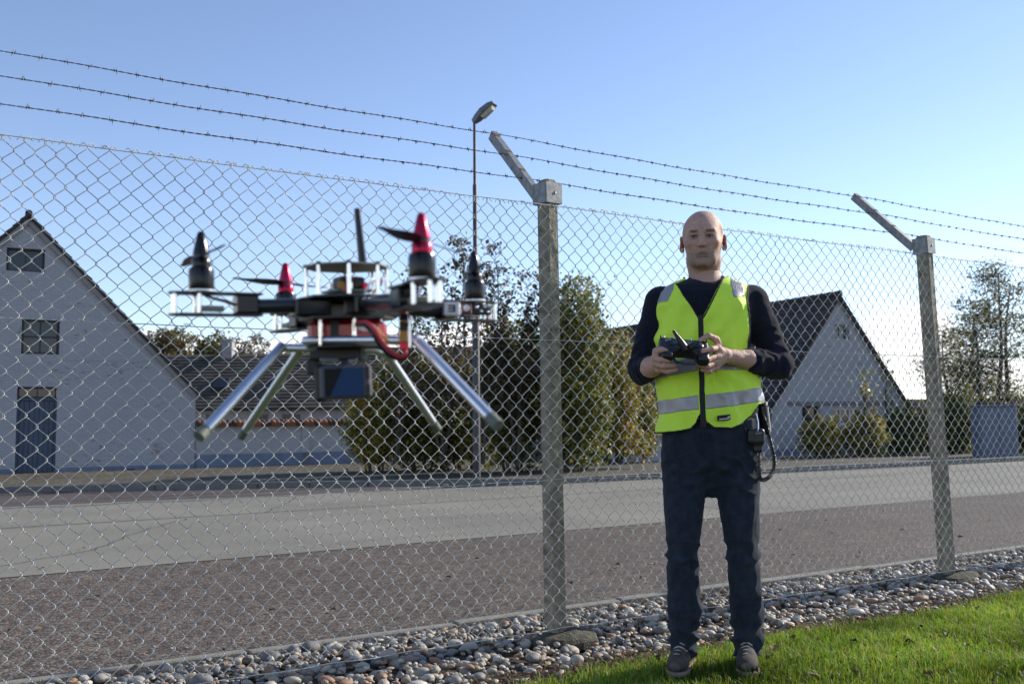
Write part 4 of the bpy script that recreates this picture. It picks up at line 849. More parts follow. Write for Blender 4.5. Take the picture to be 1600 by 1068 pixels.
# ================================================================ PERSON (implicit surfaces turned into meshes)
MY = 3.78; M0 = np.array([.775, MY, .012])
def mp(px, py, dy=0.): return at(px, py, MY+dy)-M0
def smin(a, b, k):
    h_ = np.clip(.5+.5*(b-a)/k, 0, 1); return b+(a-b)*h_-k*h_*(1-h_)
def smax(a, b, k): return -smin(-a, -b, k)
class Field:
    def __init__(s, lo, hi, vox):
        s.lo = np.array(lo, float); s.vox = vox; n = np.ceil((np.array(hi)-s.lo)/vox).astype(int)+1
        ax = [(s.lo[i]+vox*np.arange(n[i])).astype(np.float32) for i in range(3)]
        s.X, s.Y, s.Z = np.meshgrid(*ax, indexing='ij'); s.D = np.full(s.X.shape, 9., np.float32)
    def cap(s, a, b, ra, rb=None, sy=1., sx=1.):
        rb = ra if rb is None else rb; a = np.array(a, float); b = np.array(b, float); d = b-a; L = max(float(d@d), 1e-9)
        px, py, pz = (s.X-a[0]), (s.Y-a[1]), (s.Z-a[2]); t = np.clip((px*d[0]+py*d[1]+pz*d[2])/L, 0, 1)
        return np.sqrt(((px-t*d[0])*sx)**2+((py-t*d[1])*sy)**2+(pz-t*d[2])**2)-(ra+(rb-ra)*t)
    def ell(s, c, r, M=None):
        px, py, pz = s.X-c[0], s.Y-c[1], s.Z-c[2]
        if M is not None: M = np.array(M); px, py, pz = [M[i][0]*px+M[i][1]*py+M[i][2]*pz for i in range(3)]
        k0 = np.sqrt((px/r[0])**2+(py/r[1])**2+(pz/r[2])**2); k1 = np.sqrt((px/r[0]**2)**2+(py/r[1]**2)**2+(pz/r[2]**2)**2)+1e-9
        return k0*(k0-1)/k1
    def add(s, d, k=.01): s.D = smin(s.D, d, k); return s
    def sub(s, d, k=.01): s.D = smax(s.D, -d, k); return s
    def mesh(s, D=None):
        """surface nets"""
        D = s.D if D is None else D; sg = D < 0
        c = [sg[i:sg.shape[0]-1+i, j:sg.shape[1]-1+j, k:sg.shape[2]-1+k] for i in (0, 1) for j in (0, 1) for k in (0, 1)]
        cnt = sum(q.astype(np.int8) for q in c); act = (cnt > 0) & (cnt < 8); I = np.argwhere(act); idx = np.full(act.shape, -1, np.int64); idx[act] = np.arange(len(I))
        cv = {}
        for i in (0, 1):
            for j in (0, 1):
                for k in (0, 1): cv[i, j, k] = D[I[:, 0]+i, I[:, 1]+j, I[:, 2]+k]
        acc = np.zeros((len(I), 3)); n = np.zeros(len(I))
        for a in [(0, 0, 0), (0, 0, 1), (0, 1, 0), (0, 1, 1), (1, 0, 0), (1, 0, 1), (1, 1, 0), (1, 1, 1)]:
            for ax in range(3):
                if a[ax]: continue
                b = list(a); b[ax] = 1; b = tuple(b); u, v = cv[a], cv[b]; m_ = (u < 0) != (v < 0); t = np.where(m_, u/np.where(np.abs(u-v) < 1e-12, 1, u-v), 0)
                p = np.tile(np.array(a, float), (len(I), 1)); p[:, ax] += t; acc += p*m_[:, None]; n += m_
        V = s.lo+(I+acc/np.maximum(n, 1)[:, None])*s.vox; Q = []
        for ax in range(3):
            sl0 = [slice(None)]*3; sl1 = [slice(None)]*3; sl0[ax] = slice(0, -1); sl1[ax] = slice(1, None)
            a0 = sg[tuple(sl0)]; a1 = sg[tuple(sl1)]; E_ = np.argwhere(a0 != a1); o1, o2 = [(1, 2), (2, 0), (0, 1)][ax]
            ok = (E_[:, o1] > 0) & (E_[:, o2] > 0) & (E_[:, o1] < sg.shape[o1]-1) & (E_[:, o2] < sg.shape[o2]-1); E_ = E_[ok]; fl = sg[tuple(E_.T)]
            def gi(d1, d2): e = E_.copy(); e[:, o1] -= d1; e[:, o2] -= d2; return idx[tuple(e.T)]
            q = np.stack([gi(1, 1), gi(0, 1), gi(0, 0), gi(1, 0)], 1); q[~fl] = q[~fl][:, ::-1]; Q.append(q)
        return V, np.concatenate(Q)
def vnormals(V, Q):
    n = np.zeros_like(V); fn = np.cross(V[Q[:, 2]]-V[Q[:, 0]], V[Q[:, 3]]-V[Q[:, 1]])
    for k in range(4): np.add.at(n, Q[:, k], fn)
    return n/np.maximum(np.linalg.norm(n, axis=1), 1e-12)[:, None]
_lat = {}
def vnoise(P, sc, seed=0):
    if seed not in _lat: _lat[seed] = np.random.default_rng(100+seed).uniform(-1, 1, (32, 32, 32))
    L = _lat[seed]; q = P*sc+50; i = np.floor(q).astype(int); f_ = q-i; f_ = f_*f_*(3-2*f_); r_ = 0
    for a in (0, 1):
        for b in (0, 1):
            for c_ in (0, 1):
                w_ = (f_[:, 0] if a else 1-f_[:, 0])*(f_[:, 1] if b else 1-f_[:, 1])*(f_[:, 2] if c_ else 1-f_[:, 2]); r_ = r_+w_*L[(i[:, 0]+a) % 32, (i[:, 1]+b) % 32, (i[:, 2]+c_) % 32]
    return r_
M_skin = mat('skin', (1, 1, 1), .58, attr='Col', sss=.06, spec=.3, bump=.35, bscale=330)
M_skin.node_tree.nodes['Principled BSDF'].inputs['Subsurface Scale'].default_value = .012
MAN = empty('person', tuple(M0), 0, 'bald man in yellow-green safety vest holding a drone remote control', 'person')
# ---- torso profile shared by body, sweater and vest
rows = [(424, 1105, 22, .052, .035), (434, 1105, 30, .062, .03), (440, 1104, 44, .075, .025), (447, 1104, 60, .088, .02), (458, 1103, 70, .100, .012), (480, 1101, 72, .113, .0), (520, 1100, 70, .122, -.004), (560, 1101, 69, .122, -.004), (600, 1107, 70, .123, .0), (640, 1111, 71, .124, .0), (672, 1111, 72, .123, .0), (705, 1111, 74, .118, .005), (740, 1112, 74, .11, .01)]
tz = np.array([mp(1104, r_[0])[2] for r_ in rows])[::-1]; tcx = np.array([mp(r_[1], r_[0])[0] for r_ in rows])[::-1]; tw = np.array([r_[2]/391 for r_ in rows])[::-1]; td = np.array([r_[3] for r_ in rows])[::-1]; tcy = np.array([r_[4] for r_ in rows])[::-1]
def torso(f, off=0., zlo=None, zhi=None, e=2.5, zk=0):
    cx = np.interp(f.Z, tz, tcx); a = np.interp(f.Z, tz, tw)+off; b = np.interp(f.Z, tz, td)+off; cy = np.interp(f.Z, tz, tcy)
    u = np.abs(f.X-cx)/a; v = np.abs(f.Y-cy)/b; d = ((u**e+v**e)**(1/e)-1)*np.minimum(a, b)
    if zlo is not None: d = smax(d, zlo-f.Z, zk) if zk else np.maximum(d, zlo-f.Z)
    if zhi is not None: d = np.maximum(d, f.Z-zhi)
    return d
sL, eL, wL = mp(1030, 471, .03), mp(1003, 578, .0), mp(1034, 567, -.215)
sR, eR, wR = mp(1176, 468, .03), mp(1216, 570, -.045), mp(1131, 555, -.195)
zneck = float(mp(1104, 433)[2])
# ---- head
HC = mp(1098, 370, -.002); HC[1] += .0
HYAW = R(-14); hcz, hsz = math.cos(HYAW), math.sin(HYAW); HT = R(6)
def build_head():
    # head frame: -y is where he looks; the mesh is turned afterwards
    f = Field((-.115, -.14, -.235), (.115, .14, .125), .0021)
    f.D = f.ell((0, .020, .016), (.0795, .099, .0905))
    f.add(f.ell((0, -.010, .0), (.0755, .086, .080)), .02)
    f.add(f.ell((0, -.022, -.045), (.061, .072, .080)), .03)
    f.add(f.ell((0, -.016, -.082), (.053, .066, .042)), .03)         # jaw
    f.add(f.cap((-.028, -.050, -.098), (.028, -.050, -.098), .023), .02)
    f.add(f.cap((-.010, -.077, -.108), (.010, -.077, -.108), .0145), .016)   # chin
    f.add(f.cap((0, .030, -.05), (0, .045, -.235), .056, .062), .035)          # neck
    for s_ in (-1, 1):
        f.add(f.cap((s_*.044, .02, -.10), (s_*.02, -.012, -.235), .020, .016), .03)
        f.add(f.cap((s_*.012, -.086, .016), (s_*.043, -.071, .018), .0118, .009), .012)   # brow ridge
        f.add(f.ell((s_*.044, -.062, -.028), (.020, .018, .015)), .02)             # cheekbone
        f.sub(f.ell((s_*.0315, -.096, -.004), (.0205, .022, .0150)), .012)         # socket
        f.add(f.ell((s_*.0315, -.0715, -.003), (.0155, .0125, .0125)), .005)       # lid ball
        f.add(f.cap((s_*.018, -.0835, .0045), (s_*.045, -.0775, .0025), .0056, .0048), .003); f.add(f.cap((s_*.020, -.0825, -.0105), (s_*.043, -.078, -.0105), .0050, .0042), .003)
        f.sub(f.ell((s_*.079, -.040, .02), (.012, .03, .03)), .02)
        # ear
        e_ = Matrix.Rotation(s_*R(-24), 3, 'Z') @ Matrix.Rotation(R(-10), 3, 'X')
        ear = f.ell((s_*.0865, .022, -.026), (.0075, .0200, .0335), e_); f.add(ear, .006)
        f.sub(f.ell((s_*.0945, .012, -.022), (.0055, .0105, .019), e_), .004)
        f.add(f.ell((s_*.0815, .010, -.050), (.0065, .009, .010)), .006)
        f.add(f.ell((s_*.0105, -.104, -.0395), (.0092, .010, .0078)), .005)         # nostril wing
        f.sub(f.ell((s_*.0065, -.109, -.0465), (.0035, .005, .003)), .002)
        f.sub(f.cap((s_*.018, -.104, -.042), (s_*.033, -.090, -.078), .0034, .002), .008)   # fold beside the mouth
    f.add(f.cap((0, -.088, .012), (0, -.1115, -.033), .0078, .0098), .009)       # nose
    f.add(f.ell((0, -.1155, -.037), (.0098, .0085, .0085)), .006)
    f.sub(f.cap((-.0035, -.097, .022), (-.0035, -.094, .034), .0012), .005)
    f.sub(f.cap((.0035, -.097, .022), (.0035, -.094, .034), .0012), .005)
    for zz_ in (.044, .056, .067): f.sub(f.cap((-.030, -.0865+(zz_-.044)*.5, zz_), (0, -.094+(zz_-.044)*.62, zz_+.002), .0014), .006); f.sub(f.cap((.030, -.0865+(zz_-.044)*.5, zz_), (0, -.094+(zz_-.044)*.62, zz_+.002), .0014), .006)
    f.add(f.cap((-.023, -.0825, -.0700), (.023, -.0825, -.0700), .0066), .006)      # lips
    f.add(f.cap((-.019, -.0835, -.0785), (.019, -.0835, -.0785), .0072), .006)
    f.sub(f.cap((-.028, -.085, -.0775), (0, -.0935, -.0735), .0013), .0025); f.sub(f.cap((.028, -.085, -.0775), (0, -.0935, -.0735), .0013), .0025)
    f.sub(f.cap((-.016, -.094, -.092), (.016, -.094, -.092), .004), .010)
    V, Q = f.mesh(); n = vnormals(V, Q); V += n*(vnoise(V, 55, 1)*.0005)[:, None]
    x, y, z = V.T; C = (np.array([.52, .315, .235])*(1+.13*vnoise(V, 38, 41)+.12*vnoise(V, 130, 42)+.10*vnoise(V, 330, 43))[:, None])
    def paint(m_, c_): m_ = np.clip(m_, 0, 1)[:, None]; C[:] = C*(1-m_)+np.array(c_)*m_
    ball = lambda c_, r_, k_: np.clip((1-np.sqrt(((x-c_[0])/r_[0])**2+((y-c_[1])/r_[1])**2+((z-c_[2])/r_[2])**2))*k_, 0, 1)
    paint(.5*ball((0, -.1, -.035), (.022, .03, .022), 2), (.55, .26, .20)); 
    for s_ in (-1, 1):
        paint(.35*ball((s_*.05, -.06, -.03), (.03, .05, .025), 2), (.56, .27, .21)); paint(.6*ball((s_*.088, .02, -.025), (.02, .035, .045), 3), (.60, .24, .18))
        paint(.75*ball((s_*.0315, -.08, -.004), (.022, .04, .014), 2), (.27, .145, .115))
        paint(.8*ball((s_*.031, -.088, .0175), (.022, .04, .0058), 3)*(y < -.055), (.10, .065, .05))   # eyebrow
        paint(1.*ball((s_*.0315, -.083, .0005), (.0155, .03, .0018), 4)*(y < -.06), (.07, .045, .04))      # lash line
    paint(.75*ball((0, -.09, -.0695), (.026, .03, .0062), 3), (.40, .175, .15)); paint(.8*ball((0, -.09, -.079), (.021, .03, .0068), 3), (.52, .25, .21)); paint(1.*ball((0, -.09, -.0745), (.028, .03, .0018), 4), (.12, .05, .045))
    st = np.clip((-.052-z)/.02, 0, 1)*np.clip((-y-.0)/.03, 0, 1)*np.clip((z+.14)/.02, 0, 1)*(.55+.3*vnoise(V, 420, 3)); paint(st, (.21, .155, .13))   # stubble
    paint(np.clip((z-.03)/.05, 0, 1)*np.clip((y+.02)/.05, 0, 1)*.18, (.35, .26, .21))
    return V, Q, C
def turn(V):
    V = V.copy(); y, z = V[:, 1].copy(), V[:, 2].copy(); V[:, 1] = y*math.cos(HT)-z*math.sin(HT); V[:, 2] = y*math.sin(HT)+z*math.cos(HT)
    x, y = V[:, 0].copy(), V[:, 1].copy(); V[:, 0] = x*hcz-y*hsz; V[:, 1] = x*hsz+y*hcz; return V+HC
Vh, Qh, Ch = build_head(); Vh = turn(Vh)
# ---- hands and forearms
FL = dict(index=[(1026, 549, -.262), (1034, 546, -.290), (1043, 549, -.286)], middle=[(1023, 559, -.262), (1033, 562, -.298), (1049, 563, -.290)], ring=[(1024, 568, -.258), (1037, 572, -.292), (1053, 571, -.280)], little=[(1029, 576, -.250), (1043, 580, -.276), (1056, 577, -.266)], thumb=[(1034, 560, -.215), (1031, 546, -.228), (1037, 536, -.240), (1047, 532, -.252)])
FR = dict(index=[(1121, 544, -.232), (1112, 545, -.272), (1098, 549, -.290)], middle=[(1119, 556, -.236), (1105, 562, -.282), (1090, 562, -.278)], ring=[(1118, 565, -.232), (1105, 572, -.272), (1092, 570, -.262)], little=[(1117, 574, -.222), (1108, 580, -.255), (1097, 577, -.250)], thumb=[(1128, 548, -.185), (1119, 530, -.200), (1107, 524, -.222), (1094, 531, -.240)])
RAD = dict(index=(.0118, .0106, .0088), middle=(.0120, .0108, .0090), ring=(.0114, .0104, .0086), little=(.0102, .0092, .0076), thumb=(.0150, .0130, .0112, .0090))
def build_hand(F_, el, wr):
    pts = np.array([mp(*p) for v in F_.values() for p in v]+[wr]); lo = pts.min(0)-.03; hi = pts.max(0)+.03; lo = np.minimum(lo, np.minimum(el, wr)-.045); hi = np.maximum(hi, np.maximum(el, wr)+.045)
    f = Field(lo, hi, .0023)
    f.D = f.cap(el, el+(wr-el)*.55, .044, .036); f.add(f.cap(el+(wr-el)*.5, wr, .037, .0265), .02)
    kn = {k: mp(*v[0]) for k, v in F_.items()}
    for k in ('index', 'middle', 'ring', 'little'): f.add(f.cap(wr, kn[k], .022, .0145), .012)
    f.add(f.cap(kn['index'], kn['little'], .013, .012), .010)
    for k, v in F_.items():
        p = [mp(*q) for q in v]; r_ = RAD[k]
        if k == 'thumb': f.add(f.cap(wr, p[0], .022, r_[0]+.002), .010)
        for i in range(len(p)-1):
            f.add(f.cap(p[i], p[i+1], r_[i], r_[i+1]), .0045 if i else .006)
    V, Q = f.mesh(); V += vnormals(V, Q)*(vnoise(V, 120, 5)*.0007+vnoise(V, 45, 6)*.0009)[:, None]
    C = np.tile(np.array([.52, .31, .23]), (len(V), 1)); 
    for k, v in F_.items():
        p = [mp(*q) for q in v]
        for q_, m_ in [(q, .35) for q in p]: dd = np.linalg.norm(V-q_, axis=1); w_ = np.clip(1-dd/.018, 0, 1)[:, None]*m_*1.6; C = C*(1-w_)+np.array([.56, .26, .20])*w_
    C *= (1+.06*vnoise(V, 60, 8))[:, None]; return V, Q, C
A_ = [build_hand(FL, eL, wL), build_hand(FR, eR, wR)]
# ---- rest of the body under the clothes
f = Field((-.34, -.14, .0), (.38, .16, 1.56), .011)
f.D = torso(f, -.014, float(mp(1104, 700)[2]), zneck+.0); f.D = np.where(f.Z > zneck, 9, f.D).astype(np.float32)
f.add(f.cap(mp(1105, 430, .03), mp(1105, 460, .02), .055, .075), .03)
hipL, knL, shL_, anL = mp(1071, 728), mp(1067, 862, -.01), mp(1069, 950, .01), mp(1068, 1022, .02)
hipR, knR, shR_, anR = mp(1151, 728), mp(1160, 862, -.01), mp(1167, 950, .01), mp(1168, 1024, .02)
for h_, k_, a_ in ((hipL, knL, anL), (hipR, knR, anR)): f.add(f.cap(h_, k_, .062, .036), .02); f.add(f.cap(k_, a_, .036, .030), .01)
for s_, e_ in ((sL, eL), (sR, eR)): f.add(f.cap(s_, e_, .040, .036), .03)
Vb, Qb = f.mesh(); Cb = np.tile(np.array([.54, .33, .245]), (len(Vb), 1))
Vs_, Qs_, Cs_, b = [], [], [], 0
for V, Q, C in [(Vh, Qh, Ch)]+A_+[(Vb, Qb, Cb)]: Vs_.append(V); Qs_.append(Q+b); Cs_.append(C); b += len(V)
link('body', npmesh('body', np.concatenate(Vs_), np.concatenate(Qs_), [M_skin], True, colors=np.concatenate(Cs_)), MAN)
M_eye = mat('eyeball', (.22, .19, .18), .3); M_iris = mat('iris', (.03, .028, .025), .1)
for s_ in (-1, 1):
    c = turn(np.array([[s_*.0315, -.0725, -.0035]]))[0]; d = turn(np.array([[s_*.0315-.001, -.0855, -.0040]]))[0]
    mb = MB().ell(c, (.0128, .0128, .0100), None, 16, 12); e = mb.build('eye', M_eye, MAN); MB().ell(d-(d-c)*.12, (.0050, .0030, .0045), Matrix.Rotation(HYAW, 3, 'Z'), 10, 6).build('iris', M_iris, e)
# ---- sweater
M_knit = mat('navy_knit', (.010, .011, .022), .92, sheen=.08, var=.2, vscale=90, bump=.5, bscale=420, spec=.15)
f = Field((-.375, -.30, .74), (.395, .17, 1.585), .0048)
f.D = torso(f, .0, float(mp(1104, 652)[2]), float(mp(1104, 431)[2]))
for s_, e_, w_, sg, cu in ((sL, eL, wL, -1, .30), (sR, eR, wR, 1, .50)):
    f.add(f.cap(s_, s_+(e_-s_)*.5, .060, .056), .035); f.add(f.cap(s_+(e_-s_)*.45, e_, .056, .056), .02)
    c_ = e_+(w_-e_)*cu; f.add(f.cap(e_, c_, .056, .047), .014)
f.add(f.ell(eR+np.array([-.012, 0, .012]), (.06, .055, .055)), .02)
nb0, nb1 = mp(1105, 426, .028), mp(1104, 447, -.004)
f.sub(f.cap(mp(1101, 405, .02), mp(1103, 438, .002), .056, .060), .006)
V, Q = f.mesh(); n = vnormals(V, Q)
def nearseg(P, a, b): d = b-a; t = np.clip(((P-a)@d)/(d@d), 0, 1); return t, np.linalg.norm(P-a-t[:, None]*d, axis=1)
disp = vnoise(V, 22, 11)*.0022
for s_, e_, w_, k_ in ((sL, eL, wL, 1.), (sR, eR, wR, 1.25)):
    t, d_ = nearseg(V, s_, e_); m_ = np.clip(1-(d_-.045)/.03, 0, 1); ph = t*30+vnoise(V, 14, 12)*4.2+V[:, 0]*12; disp += m_*(.0010+.0038*np.clip(t*1.4-.25, 0, 1))*np.sin(ph*.8+vnoise(V, 30, 17)*2.5)*k_
    t2, d2 = nearseg(V, e_, w_); m2 = np.clip(1-(d2-.045)/.03, 0, 1)*np.clip(t2*4, 0, 1); disp += m2*.0042*np.sin(t2*38+V[:, 0]*25+vnoise(V, 26, 13)*5)*.8
V += n*disp[:, None]; link('sweater', npmesh('sweater', V, Q, [M_knit], True), MAN)
# ---- vest
M_vest = mat('hi_vis_fabric', (.68, .98, .07), .62, var=.05, vscale=9, bump=.25, bscale=300, sheen=.15, spec=.3)
M_refl = mat('reflective_tape', (.36, .34, .345), .38, .25, var=.06, vscale=20, bump=.1, bscale=200)
M_trim = mat('black_binding', (.012, .012, .014), .75, bump=.2, bscale=300)
VF = -.13
def poly_x(pts, z):   # x as function of height through pixels on the vest front
    q = sorted([(mp(px, py, VF)[2], mp(px, py, VF)[0]) for px, py in pts]); return np.interp(z, [a for a, _ in q], [b for _, b in q])
def poly_z(pts, x): q = sorted([(mp(px, py, VF)[0], mp(px, py, VF)[2]) for px, py in pts]); return np.interp(x, [a for a, _ in q], [b for _, b in q])
f = Field((-.235, -.17, .86), (.225, .165, 1.56), .0036)
zsh = float(mp(1104, 431)[2]); 
vt = torso(f, .0185, None, zsh+.008, 2.4)
vt = vt+(np.clip((f.Z-1.36)/.14, 0, 1)*.0035) - .006*np.clip((1.1-f.Z)/.15, 0, 1)
# keep-region (negative inside)
axl = poly_x([(1028, 436), (1019, 470), (1017, 490), (1020, 520), (1026, 545), (1015, 572), (900, 590)], f.Z)
axr = poly_x([(1180, 436), (1176, 446), (1172, 470), (1169, 500), (1166, 530), (1172, 556), (1300, 585)], f.Z)
reg = np.maximum(axl-f.X, f.X-axr)
nl = poly_x([(1050, 425), (1063, 437), (1070, 458), (1091, 496), (1094, 500)], f.Z); nr_ = poly_x([(1150, 422), (1135, 431), (1122, 452), (1098, 496), (1095, 500)], f.Z)
vneck = np.maximum(np.maximum(nl-f.X, f.X-nr_), float(mp(1094, 499, VF)[2])-f.Z)*.85
vneck = np.where(f.Y < .01, vneck, np.maximum(np.sqrt((f.X-mp(1105, 430)[0])**2+(f.Z-zsh-.02)**2)-.088, -9))
vneck = np.minimum(vneck, np.sqrt((f.X-mp(1104, 430)[0])**2+((f.Y-.025)*1.0)**2)-.072)
hem = poly_z([(1020, 678), (1036, 677), (1060, 674), (1078, 670), (1087, 661), (1092, 648), (1098, 648), (1104, 660), (1115, 668), (1140, 669), (1160, 661), (1176, 649), (1186, 632), (1200, 628)], f.X)
hemb = float(mp(1104, 672)[2]); hm = np.where(f.Y < .02, hem, hemb)-f.Z
reg = np.maximum(np.maximum(reg, -vneck), hm)
f.D = np.maximum(vt, reg).astype(np.float32)
def vfold(V):
    x, y, z = V.T; d = (1-2.6*np.abs(vnoise(V*np.array([1, 1, .45]), 13, 21)))*.0075+vnoise(V*np.array([1, 1, .5]), 8, 26)*.008+vnoise(V*np.array([1, 1, .7]), 30, 22)*.0048
    d += .0062*np.sin((z*.8+x*1.1)*60+vnoise(V, 9, 23)*3)*np.clip((z-1.02)/.1, 0, 1)*np.clip((1.3-z)/.1, 0, 1)*(x > 0)
    d += .0072*np.sin(x*46+z*18+vnoise(V, 7, 24)*2.5)*np.clip((1.16-z)/.14, 0, 1)
    d += .0058*np.sin((x-z*.55)*70+2*vnoise(V, 8, 25))*np.clip((z-1.22)/.08, 0, 1)*np.clip((1.46-z)/.08, 0, 1)
    d = d*(1-.6*np.clip((z-1.40)/.06, 0, 1)); return np.where(d < 0, -.0105*np.tanh(-d/.0105), d)
def vout(V):   # outward direction from the torso axis, the same for every layer of the vest
    cx = np.interp(V[:, 2], tz, tcx); d = np.stack([(V[:, 0]-cx)/.19**1.0, (V[:, 1])/.12, np.zeros(len(V))], 1); return d/np.maximum(np.linalg.norm(d, axis=1), 1e-6)[:, None]
def vput(name, D, m_, parent):
    V, Q = f.mesh(D); V += vout(V)*vfold(V)[:, None]; return link(name, npmesh(name, V, Q, [m_], True), parent)
VE = vput('vest', f.D, M_vest, MAN)
shell = lambda o_, r_: np.maximum(np.maximum(vt-o_, -(vt+.004)), r_)
edge = np.maximum(np.abs(reg+.0015)-.0032, -9)
vput('binding', shell(.0022, edge), M_trim, VE)
zcx = poly_x([(1094, 497), (1095, 560), (1096, 610), (1098, 668), (1098, 690)], f.Z)
strip_ = np.maximum(np.maximum(np.abs(f.X-zcx)-.0105, f.Z-float(mp(1094, 492, VF)[2])), f.Y)
vput('zip_placket', shell(.0034, np.maximum(strip_, float(mp(1097, 668, VF)[2])-f.Z)), M_trim, VE)
side_ok = lambda d: np.maximum(d, -(np.abs(f.X-zcx)-.0125)*(f.Y < 0)-9*(f.Y >= 0))
def bandz(top_, bot): return np.maximum(f.Z-poly_z(top_, f.X), poly_z(bot, f.X)-f.Z)
inr = np.maximum(reg+.006, -9)
b1 = bandz([(1032, 625), (1062, 621), (1087, 617), (1098, 616.5), (1140, 612), (1186, 605)], [(1032, 648), (1062, 643), (1087, 640), (1098, 640), (1140, 635), (1186, 628)])
vput('reflective_stripe', shell(.0016, np.maximum(side_ok(b1), inr)), M_refl, VE)
b2 = bandz([(1032, 566), (1087, 556), (1186, 556)], [(1032, 590), (1087, 579), (1186, 578)]); vput('reflective_stripe', shell(.0016, np.maximum(side_ok(b2), inr)), M_refl, VE)
def quadreg(P4):
    P4 = [mp(px, py, VF+.03) for px, py in P4]; d = None
    for i in range(4):
        a, b = P4[i], P4[(i+1) % 4]; nx, nz_ = (b[2]-a[2]), -(b[0]-a[0]); L = math.hypot(nx, nz_); e = ((f.X-a[0])*nx+(f.Z-a[2])*nz_)/L; d = e if d is None else np.maximum(d, e)
    return d
qa = quadreg([(1025, 472), (1046, 470), (1060, 436), (1040, 430)]); qb = quadreg([(1142, 466), (1165, 462), (1167, 430), (1144, 428)])
if float(np.min(qa)) > 0 or (qa < 0).mean() > .5: qa = -qa
cqa = quadreg([(1040, 430), (1060, 436), (1046, 470), (1025, 472)]); cqb = quadreg([(1144, 428), (1167, 430), (1165, 462), (1142, 466)])
qa = cqa if (cqa < 0).mean() < .5 and (cqa < 0).any() else quadreg([(1025, 472), (1046, 470), (1060, 436), (1040, 430)]); qb = cqb if (cqb < 0).mean() < .5 and (cqb < 0).any() else quadreg([(1142, 466), (1165, 462), (1167, 430), (1144, 428)])
for q_ in (qa, qb): vput('reflective_patch', shell(.0016, np.maximum(np.maximum(q_, f.Y-.06), inr)), M_refl, VE)
# black label with a pale line
lb = [mp(1121.5, 649, VF-.026), mp(1143, 646.5, VF-.026), mp(1143, 655, VF-.026), mp(1121.5, 657.5, VF-.026)]
def slab(q, th, oy=0): return [tuple(q[3]+np.array([0, oy, 0])), tuple(q[2]+np.array([0, oy, 0])), tuple(q[3]+np.array([0, oy+th, 0])), tuple(q[2]+np.array([0, oy+th, 0])), tuple(q[0]+np.array([0, oy, 0])), tuple(q[1]+np.array([0, oy, 0])), tuple(q[0]+np.array([0, oy+th, 0])), tuple(q[1]+np.array([0, oy+th, 0]))]
lbl = MB().hexa(slab(lb, .010)).build('label', M_trim, VE)
ln = [mp(1124, 654, VF-.028), mp(1140, 652.3, VF-.028), mp(1140, 653.8, VF-.028), mp(1124, 655.6, VF-.028)]
mark = MB().hexa(slab(ln, .002)); q_ = [mp(1137, 650, VF-.028), mp(1141, 649.6, VF-.028), mp(1141, 651.8, VF-.028), mp(1137, 652.2, VF-.028)]; mark.hexa(slab(q_, .002)); mark.build('print', mat('pale_print', (.6, .6, .64), .5), lbl)
# ---- trousers
M_jean = mat('dark_denim', (.016, .021, .034), .85, c2=(.026, .036, .056), var=.12, vscale=26, bump=.5, bscale=500, sheen=.05, spec=.2)
f = Field((-.235, -.16, .02), (.245, .17, 1.0), .0042)
f.D = torso(f, .004, float(mp(1104, 728)[2]), float(mp(1104, 655)[2]), 2.5, .05)
for h_, k_, s_, a_, r_ in ((hipL, knL, shL_, anL, (.091, .0615, .0645, .054)), (hipR, knR, shR_, anR, (.094, .0635, .0640, .055))):
    f.add(f.cap(h_, k_, r_[0], r_[1]), .012); f.add(f.cap(k_, s_, r_[1], r_[2]), .012); f.add(f.cap(s_, a_+np.array([0, 0, .02]), r_[2], r_[3]), .02)
f.add(f.ell(mp(1111, 712), (.172, .108, .085)), .02); f.add(f.cap(mp(1112, 728, .0), mp(1111, 768, .0), .066, .026, .9), .022)
f.D = np.maximum(f.D, .042-f.Z)
V, Q = f.mesh(); n = vnormals(V, Q); disp = vnoise(V*np.array([1, 1, .6]), 16, 31)*.003+.0016*(1-2*np.abs(vnoise(V*np.array([1, 1, .35]), 42, 30)))
def fold(c, L, amp, fr, seed, tilt=0):
    z0 = c[2]; m_ = np.exp(-((V[:, 2]-z0)/L)**2)*np.exp(-((V[:, 0]-c[0])/.13)**2); return m_*amp*(1.15-2.3*np.abs(np.sin(((V[:, 2]+tilt*(V[:, 0]-c[0]))*fr+vnoise(V, 13, seed)*3.4)/2))**.7)
disp += fold(knL, .05, .0085, 90, 32, .35)+fold(knR, .05, .0085, 90, 33, -.4)+fold(anL+np.array([0, 0, .07]), .08, .0095, 95, 34, .6)+fold(anR+np.array([0, 0, .08]), .09, .0105, 90, 35, -.65)+fold((knL+anL)/2, .10, .0035, 60, 38, 1.2)+fold((knR+anR)/2, .10, .0035, 60, 39, -1.2)
disp += fold(hipL+np.array([.03, 0, -.02]), .11, .0045, 95, 36, -.45)+fold(hipR+np.array([-.03, 0, -.02]), .11, .0045, 95, 37, .45)
V += n*disp[:, None]; TR = link('trousers', npmesh('trousers', V, Q, [M_jean], True), MAN)
for px_s in ((1056, 673, 1050, 690, 1037, 702), (1164, 668, 1170, 686, 1184, 698)): MB().tube([mp(px_s[0], px_s[1], -.122), mp(px_s[2], px_s[3], -.112), mp(px_s[4], px_s[5], -.070)], .0028, 5).build('pocket_seam', M_jean, TR)
fly = MB().tube([mp(1099, 672, -.128), mp(1100, 690, -.128), mp(1103, 712, -.122)], [.0025, .0025, .0015], 5).build('fly_seam', M_jean, TR)
